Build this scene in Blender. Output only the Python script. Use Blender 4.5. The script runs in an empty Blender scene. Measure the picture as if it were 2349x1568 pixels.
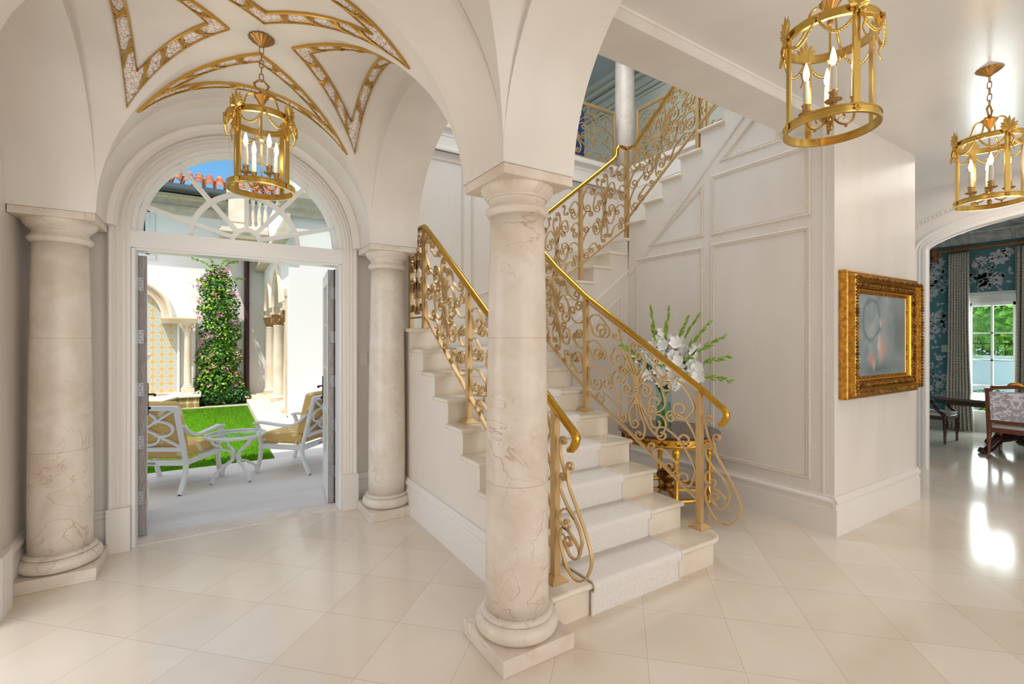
import bpy, math, random
from math import sin, cos, pi, sqrt, atan2, radians, exp
from mathutils import Vector, Matrix
sc = bpy.context.scene
COL = sc.collection
random.seed(7)

# ------------------------------------------------------------------ camera
cam_d = bpy.data.cameras.new('camera')
cam = bpy.data.objects.new('camera', cam_d)
COL.objects.link(cam)
cam.location = (0, 0, 1.5)
cam.rotation_euler = (radians(90), 0, radians(-32.2))
cam_d.sensor_width = 36
cam_d.lens = 36 * 1088 / 2349
cam_d.shift_y = -6 / 2349
cam_d.clip_start = 0.02
cam_d.clip_end = 300
sc.camera = cam

# ------------------------------------------------------------------ world / sun / exposure
W = bpy.data.worlds.new('sky')
sc.world = W
W.use_nodes = True
wn, wl = W.node_tree.nodes, W.node_tree.links
bg = wn['Background']
tc = wn.new('ShaderNodeTexCoord')
sx = wn.new('ShaderNodeSeparateXYZ')
cr = wn.new('ShaderNodeValToRGB')
cr.color_ramp.elements[0].position = 0.0
cr.color_ramp.elements[0].color = (0.62, 0.78, 0.95, 1)
cr.color_ramp.elements[1].position = 0.75
cr.color_ramp.elements[1].color = (0.10, 0.32, 0.80, 1)
e = cr.color_ramp.elements.new(0.30)
e.color = (0.20, 0.50, 0.92, 1)
wl.new(tc.outputs['Generated'], sx.inputs[0])
wl.new(sx.outputs['Z'], cr.inputs[0])
sun_dir = Vector((0.36, 0.42, -1.05)).normalized()          # travels towards +X +Y, steeply down
dt = wn.new('ShaderNodeVectorMath'); dt.operation = 'DOT_PRODUCT'
dt.inputs[1].default_value = tuple(-sun_dir)
pw = wn.new('ShaderNodeMath'); pw.operation = 'POWER'; pw.inputs[1].default_value = 3.0; pw.use_clamp = True
mxw = wn.new('ShaderNodeMix'); mxw.data_type = 'RGBA'
mxw.inputs['B'].default_value = (2.6, 2.35, 2.05, 1)
wl.new(tc.outputs['Generated'], dt.inputs[0]); wl.new(dt.outputs['Value'], pw.inputs[0])
wl.new(pw.outputs[0], mxw.inputs['Factor']); wl.new(cr.outputs[0], mxw.inputs['A'])
wl.new(mxw.outputs['Result'], bg.inputs[0])
bg.inputs[1].default_value = 1.0

def light(name, kind, loc, energy, color=(1, 1, 1), rot=(0, 0, 0), size=None, size_y=None, radius=None):
    d = bpy.data.lights.new(name, kind)
    d.energy = energy
    d.color = color
    if kind == 'AREA':
        d.shape = 'RECTANGLE'
        d.size = size
        d.size_y = size_y or size
    if radius is not None and kind == 'POINT':
        d.shadow_soft_size = radius
    o = bpy.data.objects.new(name, d)
    o.location = loc
    o.rotation_euler = rot
    COL.objects.link(o)
    return o

sun = light('sun', 'SUN', (0, 0, 20), 4.3, (1.0, 0.95, 0.86))
sun.data.angle = 0.012
sun.rotation_euler = sun_dir.to_track_quat('-Z', 'Y').to_euler()
# daylight entering through the big openings behind and left of the camera and the dining window; two added ceiling fills follow
light('daylight_south', 'AREA', (2.6, -4.05, 1.7), 170, (1, 0.955, 0.90), (radians(90), 0, 0), 6.4, 2.6)
light('daylight_left', 'AREA', (-1.42, 2.7, 1.25), 26, (1, 0.97, 0.94), (radians(90), 0, radians(-90)), 1.6, 2.2)
light('daylight_dining', 'AREA', (10.75, 1.0, 1.3), 260, (0.93, 0.97, 1.0), (radians(90), 0, radians(90)), 3.2, 2.2)
light('fill_upper', 'AREA', (3.2, 3.7, 5.96), 80, (0.98, 0.98, 1.0), (0, 0, 0), 2.4, 2.0)  # added fill lamp under the closed stairwell ceiling, no skylight there
light('fill_hall', 'AREA', (6.2, 0.4, 3.20), 20, (1, 0.95, 0.88), (0, 0, 0), 1.0, 3.0)  # added fill lamp below the hall ceiling

vs = sc.view_settings
sc.display_settings.display_device = 'sRGB'
vs.view_transform = 'Standard'
vs.look = 'None'
vs.exposure = 0.0
vs.gamma = 1.0
vs.use_curve_mapping = False
cy = sc.cycles
cy.max_bounces = 10
cy.diffuse_bounces = 5
cy.glossy_bounces = 4
cy.transmission_bounces = 6
cy.transparent_max_bounces = 16
cy.caustics_reflective = False
cy.caustics_refractive = False
cy.sample_clamp_indirect = 4.0
cy.use_adaptive_sampling = True
cy.adaptive_threshold = 0.03
cy.use_denoising = True
cy.denoiser = 'OPENIMAGEDENOISE'

# ------------------------------------------------------------------ materials
MATS = {}
def s2l(c):
    return tuple(((v / 255) / 12.92 if v / 255 <= 0.04045 else ((v / 255 + 0.055) / 1.055) ** 2.4) for v in c)
def mat(name, col, rough=0.5, metal=0.0, col2=None, nscale=4.0, detail=4.0, ramp=(0.35, 0.65), bump=0.0, bscale=40.0,
        spec=0.5, stretch=None, coat=0.0, emis=None, estr=0.0, sub=0.0, trans=0.0):
    m = bpy.data.materials.new(name)
    m.use_nodes = True
    n, l = m.node_tree.nodes, m.node_tree.links
    p = n['Principled BSDF']
    p.inputs['Base Color'].default_value = (*col, 1)
    p.inputs['Roughness'].default_value = rough
    p.inputs['Metallic'].default_value = metal
    p.inputs['Specular IOR Level'].default_value = spec
    p.inputs['Coat Weight'].default_value = coat
    p.inputs['Coat Roughness'].default_value = 0.08
    if trans:
        p.inputs['Transmission Weight'].default_value = trans
    if emis:
        p.inputs['Emission Color'].default_value = (*emis, 1)
        p.inputs['Emission Strength'].default_value = estr
    need = col2 is not None or bump
    if need:
        t = n.new('ShaderNodeTexCoord')
        mp = n.new('ShaderNodeMapping')
        l.new(t.outputs['Object'], mp.inputs[0])
        if stretch:
            mp.inputs['Scale'].default_value = stretch
    if col2 is not None:
        nz = n.new('ShaderNodeTexNoise')
        nz.inputs['Scale'].default_value = nscale
        nz.inputs['Detail'].default_value = detail
        r = n.new('ShaderNodeValToRGB')
        r.color_ramp.elements[0].position = ramp[0]
        r.color_ramp.elements[1].position = ramp[1]
        r.color_ramp.elements[0].color = (*col, 1)
        r.color_ramp.elements[1].color = (*col2, 1)
        l.new(mp.outputs[0], nz.inputs['Vector'])
        l.new(nz.outputs['Fac'], r.inputs[0])
        l.new(r.outputs[0], p.inputs['Base Color'])
    if bump:
        nb = n.new('ShaderNodeTexNoise')
        nb.inputs['Scale'].default_value = bscale
        nb.inputs['Detail'].default_value = 3
        bm_ = n.new('ShaderNodeBump')
        bm_.inputs['Strength'].default_value = bump
        bm_.inputs['Distance'].default_value = 0.01
        l.new(mp.outputs[0], nb.inputs['Vector'])
        l.new(nb.outputs['Fac'], bm_.inputs['Height'])
        l.new(bm_.outputs[0], p.inputs['Normal'])
    MATS[name] = m
    return m
def nodes_of(m):
    return m.node_tree.nodes, m.node_tree.links, m.node_tree.nodes['Principled BSDF']

mat('plaster', s2l((232, 226, 219)), 0.34, col2=s2l((226, 219, 211)), nscale=1.3, stretch=(3, 3, 0.8), spec=0.5)
mat('panel_paint', s2l((232, 224, 214)), 0.42, col2=s2l((226, 217, 206)), nscale=2.0)
mat('trim_paint', s2l((234, 229, 223)), 0.38)
mat('bead_paint', s2l((226, 216, 203)), 0.5)
mat('white_gloss', s2l((240, 240, 238)), 0.25)
mat('ceiling_paint', s2l((234, 230, 226)), 0.20, col2=s2l((229, 225, 222)), nscale=2)
mat('gold_iron', s2l((208, 174, 122)), 0.40, 0.55, spec=0.5)
mat('brass_rail', s2l((208, 160, 62)), 0.20, 1.0)
mat('lantern_brass', s2l((212, 178, 96)), 0.26, 1.0)
mat('antique_brass', s2l((176, 138, 84)), 0.34, 1.0)
mat('gilt', s2l((206, 156, 62)), 0.36, 0.85, col2=s2l((168, 112, 40)), nscale=30, bump=0.3, bscale=60)
mat('gilt_plain', s2l((220, 168, 62)), 0.30, 0.9)
mat('gilt_carved', s2l((168, 118, 48)), 0.42, 0.8, col2=s2l((92, 58, 22)), nscale=26, detail=3, bump=0.9, bscale=38)
mat('mould_gold', s2l((204, 158, 72)), 0.35, 0.55)
mat('carpet', s2l((236, 231, 225)), 0.95, col2=s2l((226, 220, 213)), nscale=260, detail=1, ramp=(0.42, 0.58), bump=0.35, bscale=240, spec=0.1, stretch=(1, 1, 0.35))
mat('carpet_edge', s2l((226, 220, 212)), 0.95, spec=0.1)
mat('step_stone', s2l((236, 226, 210)), 0.28, col2=s2l((226, 213, 193)), nscale=5, bump=0.03)
mat('mahogany', s2l((74, 36, 22)), 0.22, col2=s2l((46, 22, 14)), nscale=6, stretch=(1, 8, 8), coat=0.4)
mat('mahogany_light', s2l((122, 66, 34)), 0.25, col2=s2l((92, 46, 24)), nscale=8, stretch=(2, 2, 10), coat=0.4)
mat('rod_wood', s2l((172, 118, 74)), 0.4, col2=s2l((146, 96, 58)), nscale=10, stretch=(8, 1, 8))
mat('seat_white', s2l((232, 228, 222)), 0.8)
mat('bronze', s2l((52, 38, 30)), 0.35, 0.7)
mat('steel', s2l((150, 148, 150)), 0.38, 0.8)
mat('door_edge', s2l((178, 172, 170)), 0.5, col2=s2l((150, 142, 138)), nscale=14, stretch=(10, 10, 1))
mat('gap_strip', s2l((30, 24, 24)), 0.6)
mat('alu_white', s2l((226, 226, 224)), 0.42)
mat('stucco', s2l((238, 238, 238)), 0.9, bump=0.15, bscale=60)
mat('cast_stone', s2l((214, 204, 186)), 0.8, col2=s2l((196, 186, 168)), nscale=6, bump=0.2, bscale=30)
mat('court_stone', s2l((236, 224, 208)), 0.75, col2=s2l((222, 205, 184)), nscale=3)
mat('court_pink', s2l((226, 206, 186)), 0.75, col2=s2l((212, 188, 166)), nscale=5)
mat('capital_tan', s2l((188, 150, 106)), 0.8, col2=s2l((150, 112, 72)), nscale=22, bump=0.6, bscale=30)
mat('patio_stone', s2l((226, 222, 218)), 0.55, col2=s2l((212, 206, 202)), nscale=1.6, stretch=(0.5, 2.2, 1))
mat('soil', s2l((70, 56, 44)), 0.95)
mat('leaf', s2l((78, 138, 26)), 0.55, col2=s2l((44, 100, 16)), nscale=9, ramp=(0.4, 0.6), spec=0.35)
mat('leaf_light', s2l((150, 196, 50)), 0.55, spec=0.35)
mat('leaf_dark', s2l((30, 76, 24)), 0.5, spec=0.4)
mat('leaf_palm', s2l((120, 166, 72)), 0.45)
mat('leaf_far', s2l((112, 176, 34)), 0.7)
mat('blossom_pink', s2l((208, 116, 196)), 0.7)
mat('blossom_pale', s2l((226, 170, 160)), 0.7)
mat('petal_white', s2l((248, 248, 244)), 0.6)
mat('stem_green', s2l((112, 152, 48)), 0.5)
mat('bud_green', s2l((150, 182, 62)), 0.5, col2=s2l((112, 152, 44)), nscale=30)
mat('blade_green', s2l((44, 96, 44)), 0.45)
mat('clay', s2l((206, 138, 100)), 0.8, col2=s2l((158, 88, 62)), nscale=9, ramp=(0.3, 0.7))
mat('clay_edge', s2l((150, 84, 62)), 0.85)
mat('soffit_grey', s2l((74, 80, 86)), 0.7)
mat('gutter', s2l((92, 102, 110)), 0.5)
mat('downpipe', s2l((84, 58, 60)), 0.5, 0.3)
mat('dark_glass', s2l((38, 46, 58)), 0.05)
mat('blue_fabric', s2l((44, 62, 108)), 0.9)
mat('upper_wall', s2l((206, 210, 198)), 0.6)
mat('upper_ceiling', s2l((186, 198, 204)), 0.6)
mat('candle', s2l((236, 226, 206)), 0.6)
mat('switch', s2l((232, 226, 214)), 0.4)
mat('branch_grey', s2l((112, 120, 120)), 0.8)
mat('leaf_paper', s2l((198, 206, 212)), 0.8)
mat('petal_paper', s2l((222, 220, 228)), 0.8)
mat('hedge_green', s2l((88, 150, 30)), 0.7)
mat('bulb', (1.0, 0.9, 0.75), 0.3, emis=(1.0, 0.86, 0.62), estr=14)
mat('shoe', s2l((70, 66, 62)), 0.6)

def glass(name, tint=(1, 1, 1), refl=1.0, rough=0.0):
    m = bpy.data.materials.new(name)
    m.use_nodes = True
    n, l = m.node_tree.nodes, m.node_tree.links
    n.remove(n['Principled BSDF'])
    tr = n.new('ShaderNodeBsdfTransparent')
    tr.inputs[0].default_value = (*tint, 1)
    gl = n.new('ShaderNodeBsdfGlossy')
    gl.inputs['Roughness'].default_value = rough
    gl.inputs[0].default_value = (refl, refl, refl, 1)
    fr = n.new('ShaderNodeFresnel')
    fr.inputs[0].default_value = 1.45
    geo = n.new('ShaderNodeNewGeometry')
    mx = n.new('ShaderNodeMixShader')
    inv = n.new('ShaderNodeMath')
    inv.operation = 'MULTIPLY'
    sub = n.new('ShaderNodeMath')
    sub.operation = 'SUBTRACT'
    sub.inputs[0].default_value = 1.0
    l.new(geo.outputs['Backfacing'], sub.inputs[1])
    l.new(fr.outputs[0], inv.inputs[0])
    l.new(sub.outputs[0], inv.inputs[1])
    l.new(inv.outputs[0], mx.inputs[0])
    l.new(tr.outputs[0], mx.inputs[1])
    l.new(gl.outputs[0], mx.inputs[2])
    l.new(mx.outputs[0], n['Material Output'].inputs[0])
    MATS[name] = m
    return m
glass('pane_glass', (0.92, 0.97, 0.95))
glass('lantern_glass', (0.97, 0.98, 0.98))
glass('vase_glass', (0.86, 0.95, 0.93))
glass('vase_water', (0.62, 0.86, 0.78), 0.3)
glass('table_glass', (0.90, 0.96, 0.96))

def marble(name, base, vein, vscale=1.6, rough=0.35, pits=True, tone=None, jz=()):
    """limestone: mottled tone, thin wandering veins and small pits"""
    m = mat(name, base, rough)
    n, l, p = nodes_of(m)
    t = n.new('ShaderNodeTexCoord')
    nz = n.new('ShaderNodeTexNoise'); nz.inputs['Scale'].default_value = 4.5; nz.inputs['Detail'].default_value = 9; nz.inputs['Roughness'].default_value = 0.62; nz.inputs['Distortion'].default_value = 0.5
    r1 = n.new('ShaderNodeValToRGB')
    r1.color_ramp.elements[0].position = 0.38; r1.color_ramp.elements[1].position = 0.66
    r1.color_ramp.elements[0].color = (*base, 1); r1.color_ramp.elements[1].color = (*(tone or base), 1)
    l.new(t.outputs['Object'], nz.inputs['Vector']); l.new(nz.outputs['Fac'], r1.inputs[0])
    wv = n.new('ShaderNodeTexNoise'); wv.inputs['Scale'].default_value = vscale; wv.inputs['Detail'].default_value = 7
    wv.inputs['Distortion'].default_value = 1.6
    l.new(t.outputs['Object'], wv.inputs['Vector'])
    sb = n.new('ShaderNodeMath'); sb.operation = 'SUBTRACT'; sb.inputs[1].default_value = 0.5
    ab = n.new('ShaderNodeMath'); ab.operation = 'ABSOLUTE'
    l.new(wv.outputs['Fac'], sb.inputs[0]); l.new(sb.outputs[0], ab.inputs[0])
    r2 = n.new('ShaderNodeValToRGB')
    r2.color_ramp.elements[0].position = 0.0; r2.color_ramp.elements[1].position = 0.009
    r2.color_ramp.elements[0].color = (1, 1, 1, 1); r2.color_ramp.elements[1].color = (0, 0, 0, 1)
    l.new(ab.outputs[0], r2.inputs[0])
    msk = n.new('ShaderNodeTexNoise'); msk.inputs['Scale'].default_value = 1.7; msk.inputs['Detail'].default_value = 2
    l.new(t.outputs['Object'], msk.inputs['Vector'])
    r3 = n.new('ShaderNodeValToRGB'); r3.color_ramp.elements[0].position = 0.42; r3.color_ramp.elements[1].position = 0.66
    l.new(msk.outputs['Fac'], r3.inputs[0])
    ml = n.new('ShaderNodeMath'); ml.operation = 'MULTIPLY'
    l.new(r2.outputs[0], ml.inputs[0]); l.new(r3.outputs[0], ml.inputs[1])
    mx = n.new('ShaderNodeMix'); mx.data_type = 'RGBA'
    l.new(ml.outputs[0], mx.inputs['Factor'])
    l.new(r1.outputs[0], mx.inputs['A']); mx.inputs['B'].default_value = (*vein, 1)
    out = mx.outputs['Result']
    if pits:
        vo = n.new('ShaderNodeTexVoronoi'); vo.inputs['Scale'].default_value = 26
        l.new(t.outputs['Object'], vo.inputs['Vector'])
        r4 = n.new('ShaderNodeValToRGB'); r4.color_ramp.elements[0].position = 0.05; r4.color_ramp.elements[1].position = 0.10
        r4.color_ramp.elements[0].color = (1, 1, 1, 1); r4.color_ramp.elements[1].color = (0, 0, 0, 1)
        l.new(vo.outputs['Distance'], r4.inputs[0])
        m2 = n.new('ShaderNodeMath'); m2.operation = 'MULTIPLY'
        l.new(r4.outputs[0], m2.inputs[0]); l.new(r3.outputs[0], m2.inputs[1])
        mx2 = n.new('ShaderNodeMix'); mx2.data_type = 'RGBA'
        l.new(m2.outputs[0], mx2.inputs['Factor']); l.new(out, mx2.inputs['A'])
        mx2.inputs['B'].default_value = (*vein, 1)
        out = mx2.outputs['Result']
    if jz:                                                  # drum joints of a column shaft
        sp = n.new('ShaderNodeSeparateXYZ'); l.new(t.outputs['Object'], sp.inputs[0])
        for zj in jz:
            cm = n.new('ShaderNodeMath'); cm.operation = 'COMPARE'
            cm.inputs[1].default_value = zj; cm.inputs[2].default_value = 0.0022
            l.new(sp.outputs['Z'], cm.inputs[0])
            m3 = n.new('ShaderNodeMix'); m3.data_type = 'RGBA'
            sc_ = n.new('ShaderNodeMath'); sc_.operation = 'MULTIPLY'; sc_.inputs[1].default_value = 0.55
            l.new(cm.outputs[0], sc_.inputs[0]); l.new(sc_.outputs[0], m3.inputs['Factor'])
            l.new(out, m3.inputs['A']); m3.inputs['B'].default_value = (*vein, 1)
            out = m3.outputs['Result']
    l.new(out, p.inputs['Base Color'])
    return m
marble('limestone', s2l((230, 219, 206)), s2l((186, 158, 130)), vscale=2.4, tone=s2l((214, 199, 182)), jz=(1.507, 0.806))
marble('limestone_pale', s2l((232, 224, 213)), s2l((202, 184, 162)), vscale=2.6, tone=s2l((216, 204, 189)))

# floor: 45 degree tiles with fine joints and a slightly different tone for every tile
def tile_floor():
    m = mat('floor_marble', s2l((226, 214, 198)), 0.13)
    n, l, p = nodes_of(m)
    p.inputs['Specular IOR Level'].default_value = 0.5
    t = n.new('ShaderNodeTexCoord')
    sp = n.new('ShaderNodeSeparateXYZ')
    l.new(t.outputs['Object'], sp.inputs[0])
    def M(op, a=None, b=None):
        k = n.new('ShaderNodeMath'); k.operation = op
        for i, v in ((0, a), (1, b)):
            if v is None: continue
            if isinstance(v, (int, float)): k.inputs[i].default_value = v
            else: l.new(v, k.inputs[i])
        return k.outputs[0]
    S = 0.4243
    X, Y = sp.outputs['X'], sp.outputs['Y']
    a = M('DIVIDE', M('SUBTRACT', M('MULTIPLY', M('ADD', X, Y), 0.70711), 1.892 - 20 * S), S)
    b = M('DIVIDE', M('SUBTRACT', M('MULTIPLY', M('SUBTRACT', X, Y), 0.70711), -1.570 - 20 * S), S)
    jo = None
    for q in (a, b):
        f = M('ABSOLUTE', M('SUBTRACT', M('FRACT', q), 0.5))
        d = M('GREATER_THAN', f, 0.4968)
        jo = d if jo is None else M('MAXIMUM', jo, d)
    cb = n.new('ShaderNodeCombineXYZ')
    l.new(M('FLOOR', a), cb.inputs[0]); l.new(M('FLOOR', b), cb.inputs[1])
    wn_ = n.new('ShaderNodeTexWhiteNoise'); wn_.noise_dimensions = '3D'
    l.new(cb.outputs[0], wn_.inputs['Vector'])
    nz = n.new('ShaderNodeTexNoise'); nz.inputs['Scale'].default_value = 2.4; nz.inputs['Detail'].default_value = 7
    nz.inputs['Distortion'].default_value = 0.4
    l.new(t.outputs['Object'], nz.inputs['Vector'])
    fac = M('ADD', M('MULTIPLY', wn_.outputs['Value'], 0.26), M('MULTIPLY', nz.outputs['Fac'], 0.62))
    r = n.new('ShaderNodeValToRGB')
    r.color_ramp.elements[0].position = 0.25; r.color_ramp.elements[1].position = 0.85
    r.color_ramp.elements[0].color = (*s2l((232, 222, 208)), 1); r.color_ramp.elements[1].color = (*s2l((218, 203, 183)), 1)
    l.new(fac, r.inputs[0])
    mx = n.new('ShaderNodeMix'); mx.data_type = 'RGBA'
    l.new(M('MULTIPLY', jo, 0.6), mx.inputs['Factor']); l.new(r.outputs[0], mx.inputs['A'])
    mx.inputs['B'].default_value = (*s2l((170, 152, 132)), 1)
    l.new(mx.outputs['Result'], p.inputs['Base Color'])
tile_floor()

def cracked(name, base, line, scale):
    """laurel relief of the vault mouldings: pale leaves with brown outlines"""
    m = mat(name, base, 0.6)
    n, l, p = nodes_of(m)
    t = n.new('ShaderNodeTexCoord')
    vo = n.new('ShaderNodeTexVoronoi'); vo.feature = 'DISTANCE_TO_EDGE'; vo.inputs['Scale'].default_value = scale
    l.new(t.outputs['Object'], vo.inputs['Vector'])
    r = n.new('ShaderNodeValToRGB'); r.color_ramp.elements[0].position = 0.015; r.color_ramp.elements[1].position = 0.07
    r.color_ramp.elements[0].color = (*line, 1); r.color_ramp.elements[1].color = (*base, 1)
    l.new(vo.outputs['Distance'], r.inputs[0]); l.new(r.outputs[0], p.inputs['Base Color'])
    bm_ = n.new('ShaderNodeBump'); bm_.inputs['Strength'].default_value = 0.7; bm_.inputs['Distance'].default_value = 0.008
    l.new(vo.outputs['Distance'], bm_.inputs['Height']); l.new(bm_.outputs[0], p.inputs['Normal'])
cracked('laurel', s2l((238, 228, 220)), s2l((168, 138, 112)), 40)

def checker(name, cols, size, axes='XZ'):
    """patterned azulejo tiles: blue-white rosettes between ochre fields"""
    m = mat(name, cols[0], 0.4)
    n, l, p = nodes_of(m)
    t = n.new('ShaderNodeTexCoord'); sp = n.new('ShaderNodeSeparateXYZ'); l.new(t.outputs['Object'], sp.inputs[0])
    def M(op, a=None, b=None):
        k = n.new('ShaderNodeMath'); k.operation = op
        for i, v in ((0, a), (1, b)):
            if v is None: continue
            if isinstance(v, (int, float)): k.inputs[i].default_value = v
            else: l.new(v, k.inputs[i])
        return k.outputs[0]
    ha = M('ADD', sp.outputs['X'], sp.outputs['Y']) if axes == 'HZ' else sp.outputs['X']
    u = M('SUBTRACT', M('FRACT', M('ADD', M('DIVIDE', ha, size), 100.0)), 0.5)
    v = M('SUBTRACT', M('FRACT', M('ADD', M('DIVIDE', sp.outputs['Z'], size), 100.0)), 0.5)
    d = M('SQRT', M('ADD', M('MULTIPLY', u, u), M('MULTIPLY', v, v)))
    ang = M('ARCTAN2', v, u)
    rp = M('ADD', d, M('MULTIPLY', M('COSINE', M('MULTIPLY', ang, 8.0)), 0.035))
    r = n.new('ShaderNodeValToRGB')
    r.color_ramp.interpolation = 'CONSTANT'
    el = r.color_ramp.elements
    el[0].position = 0.0; el[0].color = (*cols[1], 1)
    el[1].position = 0.10; el[1].color = (*cols[2], 1)
    for pos, c in ((0.17, cols[1]), (0.27, cols[2]), (0.335, cols[1]), (0.43, cols[3]), (0.46, cols[0])):
        q = el.new(pos); q.color = (*c, 1)
    l.new(rp, r.inputs[0]); l.new(r.outputs[0], p.inputs['Base Color'])
checker('azulejo', (s2l((206, 176, 122)), s2l((222, 224, 214)), s2l((104, 130, 140)), s2l((150, 160, 150))), 0.165)
checker('low_tile', (s2l((226, 212, 176)), s2l((190, 160, 104)), s2l((122, 106, 80)), s2l((110, 92, 68))), 0.135, 'HZ')

def grass_mat():
    m = mat('lawn', s2l((112, 172, 34)), 0.95, col2=s2l((88, 150, 22)), nscale=18, detail=6, bump=0.6, bscale=160, spec=0.1)
grass_mat()

def fabric_diamond():
    m = mat('ikat', s2l((218, 182, 112)), 0.85)
    n, l, p = nodes_of(m)
    t = n.new('ShaderNodeTexCoord'); mp = n.new('ShaderNodeMapping'); l.new(t.outputs['Object'], mp.inputs[0])
    sp = n.new('ShaderNodeSeparateXYZ'); l.new(mp.outputs[0], sp.inputs[0])
    def M(op, a=None, b=None):
        k = n.new('ShaderNodeMath'); k.operation = op
        for i, v in ((0, a), (1, b)):
            if v is None: continue
            if isinstance(v, (int, float)): k.inputs[i].default_value = v
            else: l.new(v, k.inputs[i])
        return k.outputs[0]
    h1 = M('DIVIDE', M('ADD', sp.outputs['X'], 20.0), 0.15)
    h2 = M('DIVIDE', M('ADD', M('ADD', sp.outputs['Y'], sp.outputs['Z']), 20.0), 0.17)
    du = M('ABSOLUTE', M('SUBTRACT', M('FRACT', h1), 0.5)); dv = M('ABSOLUTE', M('SUBTRACT', M('FRACT', h2), 0.5))
    d = M('ADD', du, dv)
    r = n.new('ShaderNodeValToRGB'); el = r.color_ramp.elements
    el[0].position = 0.18; el[0].color = (*s2l((240, 224, 184)), 1); el[1].position = 0.30; el[1].color = (*s2l((218, 182, 112)), 1)
    l.new(d, r.inputs[0]); l.new(r.outputs[0], p.inputs['Base Color'])
fabric_diamond()

def moire(name, a, b, scale, dist=6.0):
    m = mat(name, a, 0.85)
    n, l, p = nodes_of(m)
    t = n.new('ShaderNodeTexCoord')
    wv = n.new('ShaderNodeTexWave'); wv.inputs['Scale'].default_value = scale; wv.inputs['Distortion'].default_value = dist
    wv.inputs['Detail'].default_value = 3; wv.inputs['Detail Scale'].default_value = 1.4; wv.bands_direction = 'Z'
    l.new(t.outputs['Object'], wv.inputs['Vector'])
    r = n.new('ShaderNodeValToRGB'); r.color_ramp.elements[0].position = 0.3; r.color_ramp.elements[1].position = 0.7
    r.color_ramp.elements[0].color = (*a, 1); r.color_ramp.elements[1].color = (*b, 1)
    l.new(wv.outputs['Fac'], r.inputs[0]); l.new(r.outputs[0], p.inputs['Base Color'])
moire('curtain', s2l((226, 221, 212)), s2l((190, 182, 172)), 9, 10)
mat('wallpaper', s2l((104, 152, 160)), 0.75, col2=s2l((94, 142, 152)), nscale=3)
mat('damask_ground', s2l((176, 172, 184)), 0.7)
mat('damask_white', s2l((234, 232, 240)), 0.7)

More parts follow.
